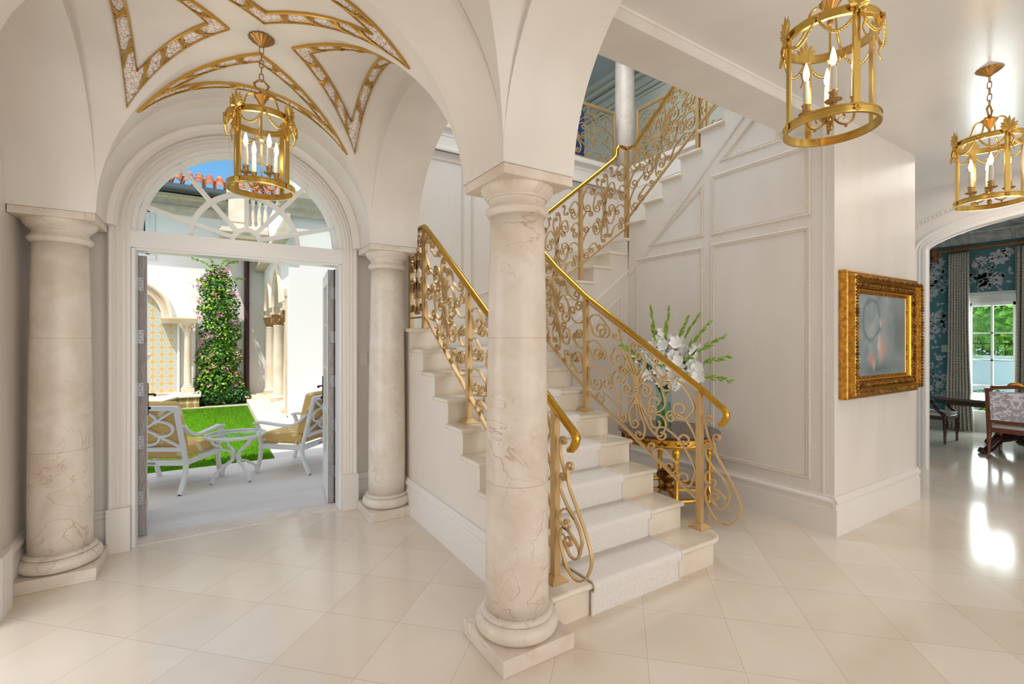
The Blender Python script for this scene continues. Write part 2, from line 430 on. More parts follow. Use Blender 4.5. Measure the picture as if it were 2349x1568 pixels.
# ------------------------------------------------------------------ mesh helpers
class MB:
    def __init__(s):
        s.v = []; s.f = []; s.m = []; s.k = 0
    def add(s, vs_, fs, m=None):
        o = len(s.v)
        s.v += [tuple(q) for q in vs_]
        s.f += [tuple(i + o for i in f) for f in fs]
        s.m += [s.k if m is None else m] * len(fs)
        return s
    def box(s, x0, x1, y0, y1, z0, z1, m=None):
        V = [(x, y, z) for z in (z0, z1) for y in (y0, y1) for x in (x0, x1)]
        return s.add(V, [(0, 2, 3, 1), (4, 5, 7, 6), (0, 1, 5, 4), (1, 3, 7, 5), (3, 2, 6, 7), (2, 0, 4, 6)], m)
    def bar(s, a, b, w, d, up=(0, 0, 1), m=None):
        """straight rectangular bar from a to b; w across, d along up"""
        a = Vector(a); b = Vector(b); t = (b - a).normalized(); u = Vector(up)
        n = t.cross(u)
        n = n.normalized() if n.length > 1e-6 else Vector((1, 0, 0))
        u = n.cross(t)
        V = []
        for p in (a, b):
            for i, j in ((-1, -1), (1, -1), (1, 1), (-1, 1)):
                V.append(p + n * (w / 2 * i) + u * (d / 2 * j))
        return s.add(V, [(0, 1, 2, 3), (7, 6, 5, 4), (0, 4, 5, 1), (1, 5, 6, 2), (2, 6, 7, 3), (3, 7, 4, 0)], m)
    def prism(s, poly, fn, d0, d1, m=None):
        """poly: 2D outline; fn(a, b, d) -> point"""
        k = len(poly)
        V = [fn(a, b, d0) for a, b in poly] + [fn(a, b, d1) for a, b in poly]
        F = [tuple(range(k))[::-1], tuple(range(k, 2 * k))] + [(i, (i + 1) % k, k + (i + 1) % k, k + i) for i in range(k)]
        return s.add(V, F, m)
    def lathe(s, prof, c=(0, 0, 0), seg=24, m=None, a0=0.0, a1=2 * pi, rib=None, axis=None, cap=True):
        full = abs(a1 - a0 - 2 * pi) < 1e-6
        k = seg if full else seg + 1
        V = []
        for r, z in prof:
            for i in range(k):
                a = a0 + (a1 - a0) * i / seg
                q = r * (1 + (rib[1] * cos(rib[0] * a) if rib else 0))
                p = Vector((q * cos(a), q * sin(a), z))
                if axis is not None: p = axis @ p
                V.append((c[0] + p[0], c[1] + p[1], c[2] + p[2]))
        F = []
        for j in range(len(prof) - 1):
            for i in range(k if full else k - 1):
                i2 = (i + 1) % k
                F.append((j * k + i, j * k + i2, (j + 1) * k + i2, (j + 1) * k + i))
        if full and cap:
            if prof[0][0] > 1e-5: F.append(tuple(range(k))[::-1])
            if prof[-1][0] > 1e-5: F.append(tuple((len(prof) - 1) * k + i for i in range(k)))
        return s.add(V, F, m)
    def tube(s, pts, r, seg=8, m=None, closed=False, cap=True):
        """round tube, r a number or one radius per point"""
        P = [Vector(p) for p in pts]
        n = len(P)
        R = r if isinstance(r, (list, tuple)) else [r] * n
        V = []; nr = None
        for i in range(n):
            if closed: t = (P[(i + 1) % n] - P[i - 1])
            else: t = P[min(i + 1, n - 1)] - P[max(i - 1, 0)]
            t = t.normalized() if t.length > 1e-9 else Vector((0, 0, 1))
            if nr is None:
                h = Vector((0, 0, 1)) if abs(t.z) < 0.9 else Vector((1, 0, 0))
                nr = t.cross(h).normalized()
            else:
                nr = nr - t * nr.dot(t)
                nr = nr.normalized() if nr.length > 1e-6 else t.orthogonal().normalized()
            b = t.cross(nr)
            for j in range(seg):
                a = 2 * pi * j / seg
                V.append(P[i] + (nr * cos(a) + b * sin(a)) * R[i])
        F = []
        for i in range(n if closed else n - 1):
            i2 = (i + 1) % n
            for j in range(seg):
                j2 = (j + 1) % seg
                F.append((i * seg + j, i * seg + j2, i2 * seg + j2, i2 * seg + j))
        if not closed and cap:
            F.append(tuple(range(seg))[::-1]); F.append(tuple((n - 1) * seg + j for j in range(seg)))
        return s.add(V, F, m)
    def sweep(s, pts, prof, nrm, m=None, closed=False, cap=True):
        """profile (a along side, b along nrm) swept on pts; side = tangent x nrm, mitred"""
        P = [Vector(p) for p in pts]; n = len(P); N = Vector(nrm).normalized()
        V = []; k = len(prof)
        for i in range(n):
            if closed: t0 = (P[i] - P[i - 1]); t1 = (P[(i + 1) % n] - P[i])
            else:
                t0 = P[i] - P[i - 1] if i else P[1] - P[0]
                t1 = P[i + 1] - P[i] if i < n - 1 else P[-1] - P[-2]
            t0.normalize(); t1.normalize()
            s0 = t0.cross(N).normalized(); s1 = t1.cross(N).normalized()
            sd = s0 + s1
            sd = sd / max(0.35, (1 + s0.dot(s1)))
            for a, b in prof:
                V.append(P[i] + sd * a + N * b)
        F = []
        for i in range(n if closed else n - 1):
            i2 = (i + 1) % n
            for j in range(k):
                j2 = (j + 1) % k
                F.append((i * k + j, i2 * k + j, i2 * k + j2, i * k + j2))
        if not closed and cap:
            F.append(tuple(range(k))); F.append(tuple((n - 1) * k + j for j in range(k))[::-1])
        return s.add(V, F, m)
    def grid(s, nu, nv, fn, m=None, flip=False):
        V = [fn(i / nu, j / nv) for i in range(nu + 1) for j in range(nv + 1)]
        F = []
        for i in range(nu):
            for j in range(nv):
                q = (i * (nv + 1) + j, (i + 1) * (nv + 1) + j, (i + 1) * (nv + 1) + j + 1, i * (nv + 1) + j + 1)
                F.append(q[::-1] if flip else q)
        return s.add(V, F, m)
    def ball(s, c, r, seg=12, rings=8, m=None, sq=(1, 1, 1)):
        pr = [(max(1e-6, r * sin(pi * i / rings)), -r * cos(pi * i / rings)) for i in range(rings + 1)]
        V = []; k = seg
        for q, z in pr:
            for i in range(k):
                a = 2 * pi * i / k
                V.append((c[0] + q * cos(a) * sq[0], c[1] + q * sin(a) * sq[1], c[2] + z * sq[2]))
        F = [(j * k + i, j * k + (i + 1) % k, (j + 1) * k + (i + 1) % k, (j + 1) * k + i) for j in range(rings) for i in range(k)]
        return s.add(V, F, m)
    def build(s, name, mats, parent=None, sharp=0.55, flip_fix=True, bevel=0.0, **props):
        me = bpy.data.meshes.new(name)
        me.from_pydata(s.v, [], s.f)
        for q in ([mats] if isinstance(mats, str) else mats):
            me.materials.append(MATS[q])
        me.polygons.foreach_set('material_index', s.m)
        me.polygons.foreach_set('use_smooth', [True] * len(s.f))
        me.update()
        if sharp is not None:
            me.set_sharp_from_angle(angle=sharp)
        o = bpy.data.objects.new(name, me)
        COL.objects.link(o)
        if parent is not None:
            o.parent = parent
            o.matrix_parent_inverse = parent.matrix_basis.inverted()
        if bevel:
            b = o.modifiers.new('soft_edges', 'BEVEL')
            b.width = bevel; b.segments = 2; b.limit_method = 'ANGLE'; b.angle_limit = 0.6
            b.harden_normals = False
        for k_, v_ in props.items():
            o[k_] = v_
        return o

def thing(name, label, cat, loc, group=None, rz=0.0):
    o = bpy.data.objects.new(name, None)
    o.empty_display_size = 0.1
    o.location = loc
    o.rotation_euler = (0, 0, rz)
    o.matrix_basis = Matrix.Translation(Vector(loc)) @ Matrix.Rotation(rz, 4, 'Z')
    COL.objects.link(o)
    o['label'] = label; o['category'] = cat
    if group: o['group'] = group
    return o
def tag(o, label, cat, group=None):
    o['label'] = label; o['category'] = cat
    if group: o['group'] = group
    return o
def kids(o):
    return [c for c in bpy.data.objects if c.parent == o]
def copy_tree(o, parent=None):
    c = o.copy(); COL.objects.link(c)
    if parent is not None:
        c.parent = parent
        c.matrix_parent_inverse = o.matrix_parent_inverse
    for ch in list(o.children): copy_tree(ch, c)
    return c
def crom(pts, n=8):
    """smooth curve through points"""
    P = [Vector(p) for p in pts]
    out = []
    for i in range(len(P) - 1):
        p0 = P[i - 1] if i else P[0] * 2 - P[1]
        p1, p2 = P[i], P[i + 1]
        p3 = P[i + 2] if i + 2 < len(P) else P[-1] * 2 - P[-2]
        for j in range(n):
            t = j / n
            out.append(0.5 * ((2 * p1) + (p2 - p0) * t + (2 * p0 - 5 * p1 + 4 * p2 - p3) * t * t + (3 * p1 - p0 - 3 * p2 + p3) * t ** 3))
    out.append(P[-1])
    return out
STR = dict(kind='structure')
# ------------------------------------------------------------------ dimensions
CX = 0.23                                  # axis of the vaulted entrance bay
XW, XE = -0.82, 1.283                      # column rows
YS, YN = 1.99, 4.085
HP = 0.20                                  # half pier
ZS = 2.287                                 # springing
ZC = 3.235                                 # ceiling
RISER, TREAD, Y1 = 0.1773, 0.2435, 1.936
XL, XR = 1.45, 2.75                        # flight 1
XP = 4.03                                  # panelled wall
YB = 1.76                                  # wall with the painting
XD = 7.02                                  # wall with the dining arch
YW = 4.37                                  # entrance wall

# ------------------------------------------------------------------ floor, walls, ceiling
MB().box(-6, 10.7, -4.2, YW, -0.12, 0).build('floor', 'floor_marble', **STR)

def arch_ring(mb, horiz, c, R, z0, ztop, d0, d1, seg=40, m=0, Rz=None):
    """wall block with a semicircular opening; horiz 'X' or 'Y' is the span direction"""
    Rz = Rz or R
    fn = (lambda a, z, d: (a, d, z)) if horiz == 'X' else (lambda a, z, d: (d, a, z))
    pts = [(c - R * cos(pi * i / seg), z0 + Rz * sin(pi * i / seg)) for i in range(seg + 1)]
    V = []; F = []
    for a, z in pts:
        V += [fn(a, z, d0), fn(a, ztop, d0), fn(a, z, d1), fn(a, ztop, d1)]
    for i in range(seg):
        p, q = 4 * i, 4 * i + 4
        F += [(p, q, q + 1, p + 1), (p + 2, p + 3, q + 3, q + 2), (p, p + 2, q + 2, q), (p + 1, q + 1, q + 3, p + 3)]
    mb.add(V, F, m)

# entrance wall with the arched doorway
DX0, DX1 = -0.50, 0.96
w = MB()
w.box(-8, DX0, YW, YW + 0.2, 0, ZS).box(DX1, 1.62, YW, YW + 0.2, 0, ZS)
w.box(-8, CX - 0.73, YW, YW + 0.2, ZS, 6.0).box(CX + 0.73, 1.62, YW, YW + 0.2, ZS, 6.0)
arch_ring(w, 'X', CX, 0.73, ZS, 6.0, YW, YW + 0.2)
w.build('wall_north', 'plaster', **STR)
# left wall with a tall glazed opening out of the frame
w = MB()
w.box(-1.22, -1.02, 3.62, YW, 0, ZC).box(-1.22, -1.02, -4.2, 1.6, 0, ZC).box(-1.22, -1.02, 1.6, 3.62, 2.45, ZC)
w.build('wall_west', 'plaster', **STR)
w = MB()
w.sweep([(-1.02, 3.62, 0), (-1.02, 3.62, 2.45), (-1.02, 1.6, 2.45), (-1.02, 1.6, 0)],
        [(0.02, 0), (0.02, 0.02), (0.0, 0.03), (-0.03, 0.045), (-0.05, 0.03), (-0.08, 0.035), (-0.10, 0.055), (-0.125, 0.055), (-0.125, 0)], (1, 0, 0))
w.box(-1.02, -0.955, 3.60, 3.755, 0, 0.33)
w.build('trim_6', 'trim_paint', **STR)
# south wall with wide openings behind the camera
w = MB()
for a, b in ((-1.22, -0.5), (1.35, 2.0), (3.85, 4.5), (6.35, 7.3)):
    w.box(a, b, -4.2, -4.0, 0, ZC)
w.box(-1.22, 7.3, -4.2, -4.0, 2.75, ZC)
w.build('wall_south', 'plaster', **STR)
# east wall with the flat arch to the dining room
w = MB()
w.box(XD, XD + 0.2, 2.22, 2.9, 0, ZC)
w.box(XD, XD + 0.2, -4.2, -1.0, 0, ZC)
yc_, a_, zb_ = 0.61, 1.61, 2.53
N_ = 28
V = []; F = []
for i in range(N_ + 1):
    y = yc_ + a_ * cos(pi * i / N_)
    z = zb_ + 0.42 * sin(pi * i / N_) ** 0.9
    V += [(XD, y, z), (XD, y, ZC), (XD + 0.2, y, z), (XD + 0.2, y, ZC)]
for i in range(N_):
    p, q = 4 * i, 4 * i + 4
    F += [(p, p + 1, q + 1, q), (p + 2, q + 2, q + 3, p + 3), (p, q, q + 2, p + 2)]
w.add(V, F)
w.build('wall_east', 'plaster', **STR)
arch_path = [(XD, yc_ + a_ * cos(pi * i / N_), zb_ + 0.42 * sin(pi * i / N_) ** 0.9) for i in range(N_ + 1)]
w = MB()
w.sweep([(XD, 2.22, 0)] + arch_path + [(XD, -1.0, 0)],
        [(0.0, 0), (0.0, 0.02), (0.02, 0.03), (0.04, 0.02), (0.06, 0.035), (0.08, 0.03), (0.10, 0.05), (0.13, 0.055), (0.15, 0.03), (0.15, 0)], (-1, 0, 0))
o_ = w.build('trim_7', 'trim_paint', **STR)
b_ = MB()
for i in range(N_ * 3):
    t_ = i / 3
    k_ = int(t_); f_ = t_ - k_
    p, q = Vector(arch_path[k_]), Vector(arch_path[k_ + 1])
    d_ = (q - p).normalized(); nn = Vector((0, -d_.z, d_.y))
    if nn.z < 0: nn = -nn
    c_ = p.lerp(q, f_) + nn * 0.15 + Vector((-0.03, 0, 0))
    b_.ball(c_, 0.013, 6, 4)
b_.build('egg_beading', 'bead_paint', o_)
# the wall that carries the painting, the stub beside it and the beam over the stairwell
w = MB()
w.box(XP, 5.60, YB, 2.06, 0, ZC)
w.prism([(2.06, 0), (3.9, 0), (3.9, 2.26), (2.06, 3.60)], lambda a, b, d: (d, a, b), XP, 4.40)
w.box(5.40, 5.60, 2.06, 5.0, 0, ZC)
w.build('wall_painting', 'plaster', **STR)
w = MB()
w.box(XE + HP, XP - 0.001, YB + 0.03, YB + 0.31, 3.16, ZC + 0.01)
w.sweep([(XE + HP, YB + 0.03, ZC), (XP, YB + 0.03, ZC)], [(0, 0), (0.012, 0), (0.012, 0.008), (0.004, 0.014), (0, 0.014)], (0, -1, 0))
w.build('trim_5', 'plaster', **STR)
w = MB()
w.box(XE + HP, 7.3, -4.2, YB + 0.31, ZC, ZC + 0.25)
w.box(5.23, 7.3, YB + 0.31, 5.0, ZC, ZC + 0.25)
w.box(-1.22, XE + HP, -4.2, -0.3, ZC, ZC + 0.25)
w.box(-1.22, XE + HP, -0.3, YW, 3.45, 3.6)
w.build('ceiling', 'ceiling_paint', **STR)

# ------------------------------------------------------------------ piers, arches and groin vaults
def zx(t, half): return ZS + 0.925 * sqrt(max(0.0, 1 - (t / half) ** 2))
HX = (XE - XW) / 2 - HP
CXB = (XE + XW) / 2
YCB = (YS + YN) / 2
HY = (YN - YS) / 2 - HP
w = MB()
YS2 = -0.10
for x in (XW, XE):
    for y in (YN, YS, YS2):
        w.box(x - HP, x + HP, y - HP, y + HP, ZS, 3.5)
w.build('wall_piers', 'plaster', bevel=0.008, **STR)
w = MB()
arch_ring(w, 'X', CXB, HX, ZS, 3.5, YN - HP, YW - 0.02, Rz=0.853)
arch_ring(w, 'X', CXB, HX, ZS, 3.5, YS - HP, YS + HP, Rz=0.853)
arch_ring(w, 'X', CXB, HX, ZS, 3.5, YS2 - HP, YS2 + HP, Rz=0.853)
for x in (XW, XE):
    arch_ring(w, 'Y', YCB, HY, ZS, 3.5, x - HP, x + HP, Rz=0.853)
    arch_ring(w, 'Y', (YS + YS2) / 2, (YS - YS2) / 2 - HP, ZS, 3.5, x - HP, x + HP, Rz=0.853)
w.build('wall_arches', 'plaster', **STR)
# roll moulding where the vault meets the entrance wall
w = MB()
pth = [(CXB - (HX - 0.01) * cos(pi * i / 40), YN - 0.02 + 0.16, ZS + 0.0 + 0.845 * sin(pi * i / 40)) for i in range(41)]
w.tube(pth, 0.05, 10)
w.build('trim_8', 'plaster', **STR)
def vault(name, yc, hy):
    n = 28
    S = [sin(-pi / 2 + pi * i / n) for i in range(n + 1)]
    V = [(CXB + S[i] * HX, yc + S[j] * hy, max(zx(S[i] * HX, HX), zx(S[j] * hy, hy))) for i in range(n + 1) for j in range(n + 1)]
    F = []
    for i in range(n):
        for j in range(n):
            a, b, c, d = i * (n + 1) + j, (i + 1) * (n + 1) + j, (i + 1) * (n + 1) + j + 1, i * (n + 1) + j + 1
            ii, jj = i - n / 2 + 0.5, j - n / 2 + 0.5
            if ii * jj > 0: F += [(a, c, b), (a, d, c)]
            else: F += [(a, d, b), (b, d, c)]
    MB().add(V, F).build(name, 'plaster', sharp=0.5, **STR)
vault('ceiling_vault', YCB, HY)
vault('ceiling_vault_near', (YS + YS2) / 2, (YS - YS2) / 2 - HP)

# gilded laurel mouldings on the four webs
def vault_panel(k, ang):
    ca, sa = round(cos(ang)), round(sin(ang))
    def surf(a, b, off):
        # web frame: b towards the wall, a along the wall
        x, y = a * ca - b * sa, a * sa + b * ca
        half = HX if ang in (0, pi) else HY
        q = a
        z = zx(q, half)
        slope = -0.925 * q / (half * half) / max(0.2, sqrt(max(0.02, 1 - (q / half) ** 2)))
        nn = Vector((slope, 0, -1)).normalized()
        n3 = Vector((nn.x * ca, nn.x * sa, nn.z))
        return Vector((CXB + x, YCB + y, z)) + n3 * off
    O = [(0, 0.155), (0.635, 0.675), (-0.635, 0.675)]
    I = [(0, 0.262), (0.455, 0.606), (-0.455, 0.606)]
    seg = 22
    band = MB(); gold = MB(); ribs = []
    for e in range(3):
        o0, o1 = O[e], O[(e + 1) % 3]; i0, i1 = I[e], I[(e + 1) % 3]
        P = []; Q = []
        for s_ in range(seg + 1):
            t = s_ / seg
            P.append((o0[0] + (o1[0] - o0[0]) * t, o0[1] + (o1[1] - o0[1]) * t))
            Q.append((i0[0] + (i1[0] - i0[0]) * t, i0[1] + (i1[1] - i0[1]) * t))
        V = []
        for p, q in zip(P, Q):
            m_ = ((p[0] + q[0]) / 2, (p[1] + q[1]) / 2)
            V += [surf(*p, 0.004), surf(*m_, 0.016), surf(*q, 0.004)]
        F = []
        for s_ in range(seg):
            a = 3 * s_
            F += [(a, a + 3, a + 4, a + 1), (a + 1, a + 4, a + 5, a + 2)]
        band.add(V, F)
        for L_, M_ in ((P, Q), (Q, P)):                       # upright gilt fillets along both edges
            V = []; F = []
            for p, q in zip(L_, M_):
                dx, dy = q[0] - p[0], q[1] - p[1]; dl = max(1e-6, sqrt(dx * dx + dy * dy))
                f = 0.009 / dl
                p2 = (p[0] + dx * f, p[1] + dy * f)
                V += [surf(*p, 0.0), surf(*p, 0.013), surf(*p2, 0.017), surf(*p2, 0.0)]
            for s_ in range(seg):
                a = 4 * s_
                F += [(a, a + 4, a + 5, a + 1), (a + 1, a + 5, a + 6, a + 2), (a + 2, a + 6, a + 7, a + 3)]
            gold.add(V, F)
        nrib = 4
        for r_ in range(nrib):
            t = (r_ + 0.75) / (nrib + 0.5)
            def at(tt, f):
                p = (o0[0] + (o1[0] - o0[0]) * tt, o0[1] + (o1[1] - o0[1]) * tt)
                q = (i0[0] + (i1[0] - i0[0]) * tt, i0[1] + (i1[1] - i0[1]) * tt)
                return surf(p[0] + (q[0] - p[0]) * f, p[1] + (q[1] - p[1]) * f, 0.012 + 0.012 * sin(pi * f))
            dt = 0.028
            rb = MB()
            for sg in (-1, 1):
                for off in (-0.008, 0.008):
                    rb.tube(crom([at(t - sg * dt + off, 0.10), at(t - sg * dt * 0.35 + off, 0.36), at(t + sg * dt * 0.35 + off, 0.64), at(t + sg * dt + off, 0.90)], 3), 0.0038, 5)
            ribs.append(rb)
    root = gold.build('trim_%d' % (k + 1), 'mould_gold', **STR)
    band.build('laurel_band', 'laurel', root)
    for rb in ribs: rb.build('ribbon', 'mould_gold', root)
for k, a in enumerate((0, pi / 2, pi, -pi / 2)):
    vault_panel(k, a)

# ------------------------------------------------------------------ door casing, lintel, fanlight
prof = [(0, 0), (0, 0.055), (0.012, 0.065), (0.026, 0.062), (0.032, 0.048), (0.05, 0.052), (0.058, 0.040), (0.075, 0.044),
        (0.083, 0.034), (0.10, 0.036), (0.108, 0.026), (0.128, 0.026), (0.128, 0)]
RO = 0.860
path = [(CX - RO, YW, 0.31)] + [(CX - RO * cos(pi * i / 48), YW, ZS + RO * sin(pi * i / 48)) for i in range(49)] + [(CX + RO, YW, 0.31)]
w = MB().sweep(path, prof, (0, -1, 0))
for sx_ in (-1, 1):
    a, b = sorted((CX + sx_ * RO * 1.004, CX + sx_ * 0.732))
    w.box(a, b, YW - 0.075, YW, 0, 0.31)
w.build('trim_9', 'trim_paint', sharp=0.4, **STR)
win = MB()
def ring(mb, r0, r1, y0, y1, z0=ZS, seg=48, m=0):
    V = []; F = []
    for i in range(seg + 1):
        a = pi * i / seg
        for r in (r0, r1):
            for y in (y0, y1):
                V.append((CX - r * cos(a), y, z0 + r * sin(a)))
    for i in range(seg):
        p, q = 4 * i, 4 * i + 4
        F += [(p, p + 2, q + 2, q), (p + 1, q + 1, q + 3, p + 3), (p, q, q + 1, p + 1), (p + 2, p + 3, q + 3, q + 2)]
    mb.add(V, F, m)
ring(win, 0.705, 0.735, YW - 0.005, YW + 0.14)
ring(win, 0.672, 0.708, YW + 0.03, YW + 0.10)
root = win.build('window_1', 'white_gloss', **STR)
mt = MB()
ring(mt, 0.362, 0.396, YW + 0.02, YW + 0.075)
ring(mt, 0.083, 0.115, YW + 0.02, YW + 0.075)
for a in (16.5, 50, 90, 130, 163.5):
    q = radians(a)
    mt.bar((CX + 0.10 * cos(q), YW + 0.047, ZS + 0.10 * sin(q)), (CX + 0.70 * cos(q), YW + 0.047, ZS + 0.70 * sin(q)), 0.03, 0.055, (0, 1, 0))
mt.build('muntins', 'white_gloss', root)
gp = MB()
gp.add([(CX, YW + 0.05, ZS)] + [(CX - 0.69 * cos(pi * i / 40), YW + 0.05, ZS + 0.69 * sin(pi * i / 40)) for i in range(41)], [(0, i + 1, i + 2) for i in range(40)])
gp.build('pane', 'pane_glass', root)
w = MB()
w.box(CX - 0.735, CX + 0.735, YW - 0.03, YW + 0.14, 2.165, ZS)
w.box(CX - 0.735, CX + 0.735, YW + 0.0, YW + 0.14, 2.150, 2.166)
for a, b in ((DX0, DX0 + 0.022), (DX1 - 0.022, DX1)):
    w.box(a, b, YW - 0.02, YW + 0.14, 0, 2.16)
w.build('trim_10', 'white_gloss', **STR)
w = MB().box(DX0, DX1, YW - 0.01, YW + 0.2, -0.02, 0.006)
w.build('threshold', 'limestone_pale', **STR)

# open french door leaves
def leaf(name, hinge, ang, side, handle_x):
    """leaf hinged at `hinge`, running outwards; side=+1 when the room face looks to +X"""
    d = Vector((sin(ang), cos(ang), 0)); n = Vector((cos(ang), -sin(ang), 0)) * side
    L, T, H, Z0 = 0.70, 0.055, 2.135, 0.012
    h = Vector(hinge)
    def bx(mb, a, b, z0, z1, t0, t1, m=0):
        V = [h + d * x + n * t + Vector((0, 0, z)) for z in (z0, z1) for t in (t0, t1) for x in (a, b)]
        mb.add(V, [(0, 2, 3, 1), (4, 5, 7, 6), (0, 1, 5, 4), (1, 3, 7, 5), (3, 2, 6, 7), (2, 0, 4, 6)], m)
    f = MB()
    bx(f, 0.003, 0.11, Z0, H, 0, T); bx(f, L - 0.11, L, Z0, H, 0, T)
    bx(f, 0.11, L - 0.11, Z0, 0.36, 0, T); bx(f, 0.11, L - 0.11, H - 0.12, H, 0, T)
    bx(f, 0.16, L - 0.16, 0.07, 0.30, T, T + 0.008)
    f.build(name, 'white_gloss', bevel=0.004, **STR)
    root = bpy.data.objects[name]
    mb = MB()
    for z in (0.80, 1.22, 1.64): bx(mb, 0.11, L - 0.11, z - 0.012, z + 0.012, 0.01, T - 0.01)
    mb.build('muntins', 'white_gloss', root)
    g = MB(); bx(g, 0.10, L - 0.10, 0.35, H - 0.11, T * 0.45, T * 0.55); g.build('pane', 'pane_glass', root)
    e_ = MB(); bx(e_, -0.002, 0.004, Z0, H, 0.002, T - 0.002); e_.build('hinge_edge', 'door_edge', root)
    k_ = MB(); bx(k_, -0.012, 0.0, 0.006, H + 0.004, -0.012, 0.002); k_.build('gap_strip', 'gap_strip', root)  # black strip filling the gap between jamb and leaf
    for z in (1.92, 1.52, 1.12, 0.72, 0.30):
        hb = MB()
        bx(hb, -0.007, -0.001, z - 0.052, z + 0.052, -0.018, T * 0.62)
        c = h + d * (-0.016) + n * (-0.012)
        hb.lathe([(0.0085, z - 0.055), (0.0085, z + 0.055)], (c.x, c.y, 0), 10)
        for dz in (-0.035, -0.012, 0.012, 0.035):
            c2 = h + d * (-0.008) + n * (T * (0.45 if abs(dz) > 0.02 else 0.25)) + Vector((0, 0, z + dz))
            hb.ball(c2, 0.004, 6, 4)
        hb.build('hinge', 'steel', root)
    hd = MB()
    for t0, sg in ((T, 1), (0, -1)):
        bx(hd, L - 0.075, L - 0.035, 0.84, 1.12, min(t0, t0 + sg * 0.008), max(t0, t0 + sg * 0.008))
        p0 = h + d * (L - 0.055) + n * (t0) + Vector((0, 0, 1.02)); p1 = p0 + n * (sg * 0.05); p2 = p1 - d * 0.11
        hd.tube([p0, p1, p1 - d * 0.02, p2], [0.008, 0.008, 0.010, 0.012], 8)
        p0 = h + d * (L - 0.055) + n * t0 + Vector((0, 0, 0.90))
        hd.ball(p0 + n * (sg * 0.012), 0.014, 8, 6)
    hd.build('door_handle', 'bronze', root)
leaf('door_1', (-0.482, 4.545, 0), radians(-5.2), 1, 0)
leaf('door_2', (0.936, 4.545, 0), radians(7.0), -1, 0)

# ------------------------------------------------------------------ baseboards
bprof = [(0, 0), (0.0, 0.03), (0.20, 0.03), (0.205, 0.024), (0.235, 0.024), (0.25, 0.036), (0.265, 0.034), (0.28, 0.02), (0.295, 0.018), (0.295, 0)]
def baseboard(name, pts, nrm, flip=False):
    p = [(a, b, 0) for a, b in pts]
    pr = [(-q if not flip else q, r) for q, r in bprof]
    mb = MB()
    # profile along z: sweep with side = tangent x nrm
    P = [Vector(q) for q in p]
    for i in range(len(P) - 1):
        t = (P[i + 1] - P[i]).normalized(); sd = t.cross(Vector(nrm[i]))
        s_ = 1 if sd.z > 0 else -1
        mb.sweep([P[i], P[i + 1]], [(s_ * q, r) for q, r in bprof], nrm[i])
    mb.build(name, 'trim_paint', sharp=0.4, **STR)
baseboard('baseboard_east', [(XP, 3.9), (XP, YB)], [(-1, 0, 0)])
baseboard('baseboard_painting', [(XP - 0.03, YB), (5.63, YB)], [(0, -1, 0)])
baseboard('baseboard_return', [(5.60, YB), (5.60, 3.0)], [(1, 0, 0)])
baseboard('baseboard_stair', [(XL, Y1 + 0.03), (XL, YW)], [(-1, 0, 0)])
baseboard('baseboard_under_flight', [(XR, 3.9), (XP, 3.9)], [(0, -1, 0)])
baseboard('baseboard_west', [(-1.02, 3.755), (-1.02, YW)], [(1, 0, 0)])
baseboard('baseboard_door_left', [(-1.02, YW), (CX - RO - 0.003, YW)], [(0, -1, 0)])
baseboard('baseboard_door_right', [(CX + RO + 0.003, YW), (XL, YW)], [(0, -1, 0)])
w = MB().box(XP - 0.006, XP, YB + 0.07, YB + 0.085, 0, ZC)
w.build('trim_11', 'trim_paint', **STR)

# ------------------------------------------------------------------ columns
def column(x, y, label, cat='column', stone='limestone'):
    r = thing('column', label, cat, (x, y, 0), 'stone columns of the entrance vault')
    MB().box(x - 0.202, x + 0.202, y - 0.202, y + 0.202, 0, 0.077).build('plinth', stone, r, bevel=0.003)
    tor = [(0.160, 0.077)] + [(0.160 + 0.045 * sin(pi * i / 10) ** 0.8, 0.077 + 0.042 - 0.042 * cos(pi * i / 10)) for i in range(1, 10)]
    tor += [(0.163, 0.160), (0.178, 0.163), (0.180, 0.172), (0.172, 0.180), (0.158, 0.184)]
    MB().lathe(tor, (x, y, 0), 48).build('base', stone, r)
    sh = []
    for i in range(17):
        t = i / 16
        rr = 0.1565 - 0.0215 * max(0, (t - 0.12) / 0.88) ** 1.7
        sh.append((rr, 0.183 + (2.098 - 0.183) * t))
    MB().lathe(sh, (x, y, 0), 48).build('shaft', stone, r, sharp=None)
    cap = [(0.134, 2.098), (0.146, 2.104)] + [(0.142 + 0.017 * sin(pi * i / 6), 2.104 + 0.044 * i / 6) for i in range(1, 6)]
    cap += [(0.142, 2.150), (0.139, 2.156), (0.136, 2.172), (0.140, 2.180), (0.150, 2.183), (0.152, 2.190), (0.160, 2.196),
            (0.172, 2.212), (0.179, 2.226), (0.180, 2.240)]
    MB().lathe(cap, (x, y, 0), 48).build('capital', stone, r)
    MB().box(x - 0.196, x + 0.196, y - 0.196, y + 0.196, 2.240, ZS).build('abacus', stone, r, bevel=0.004)
    return r
column(XE, YS, 'large pale limestone column in the foreground before the foot of the stairs')
column(XW, YN, 'veined limestone column left of the open doors, beside the wall casing', stone='limestone')
column(XE, YN, 'limestone column between the doors and the staircase', stone='limestone_pale')
column(XW, YS, 'limestone column at the left edge, outside the frame')

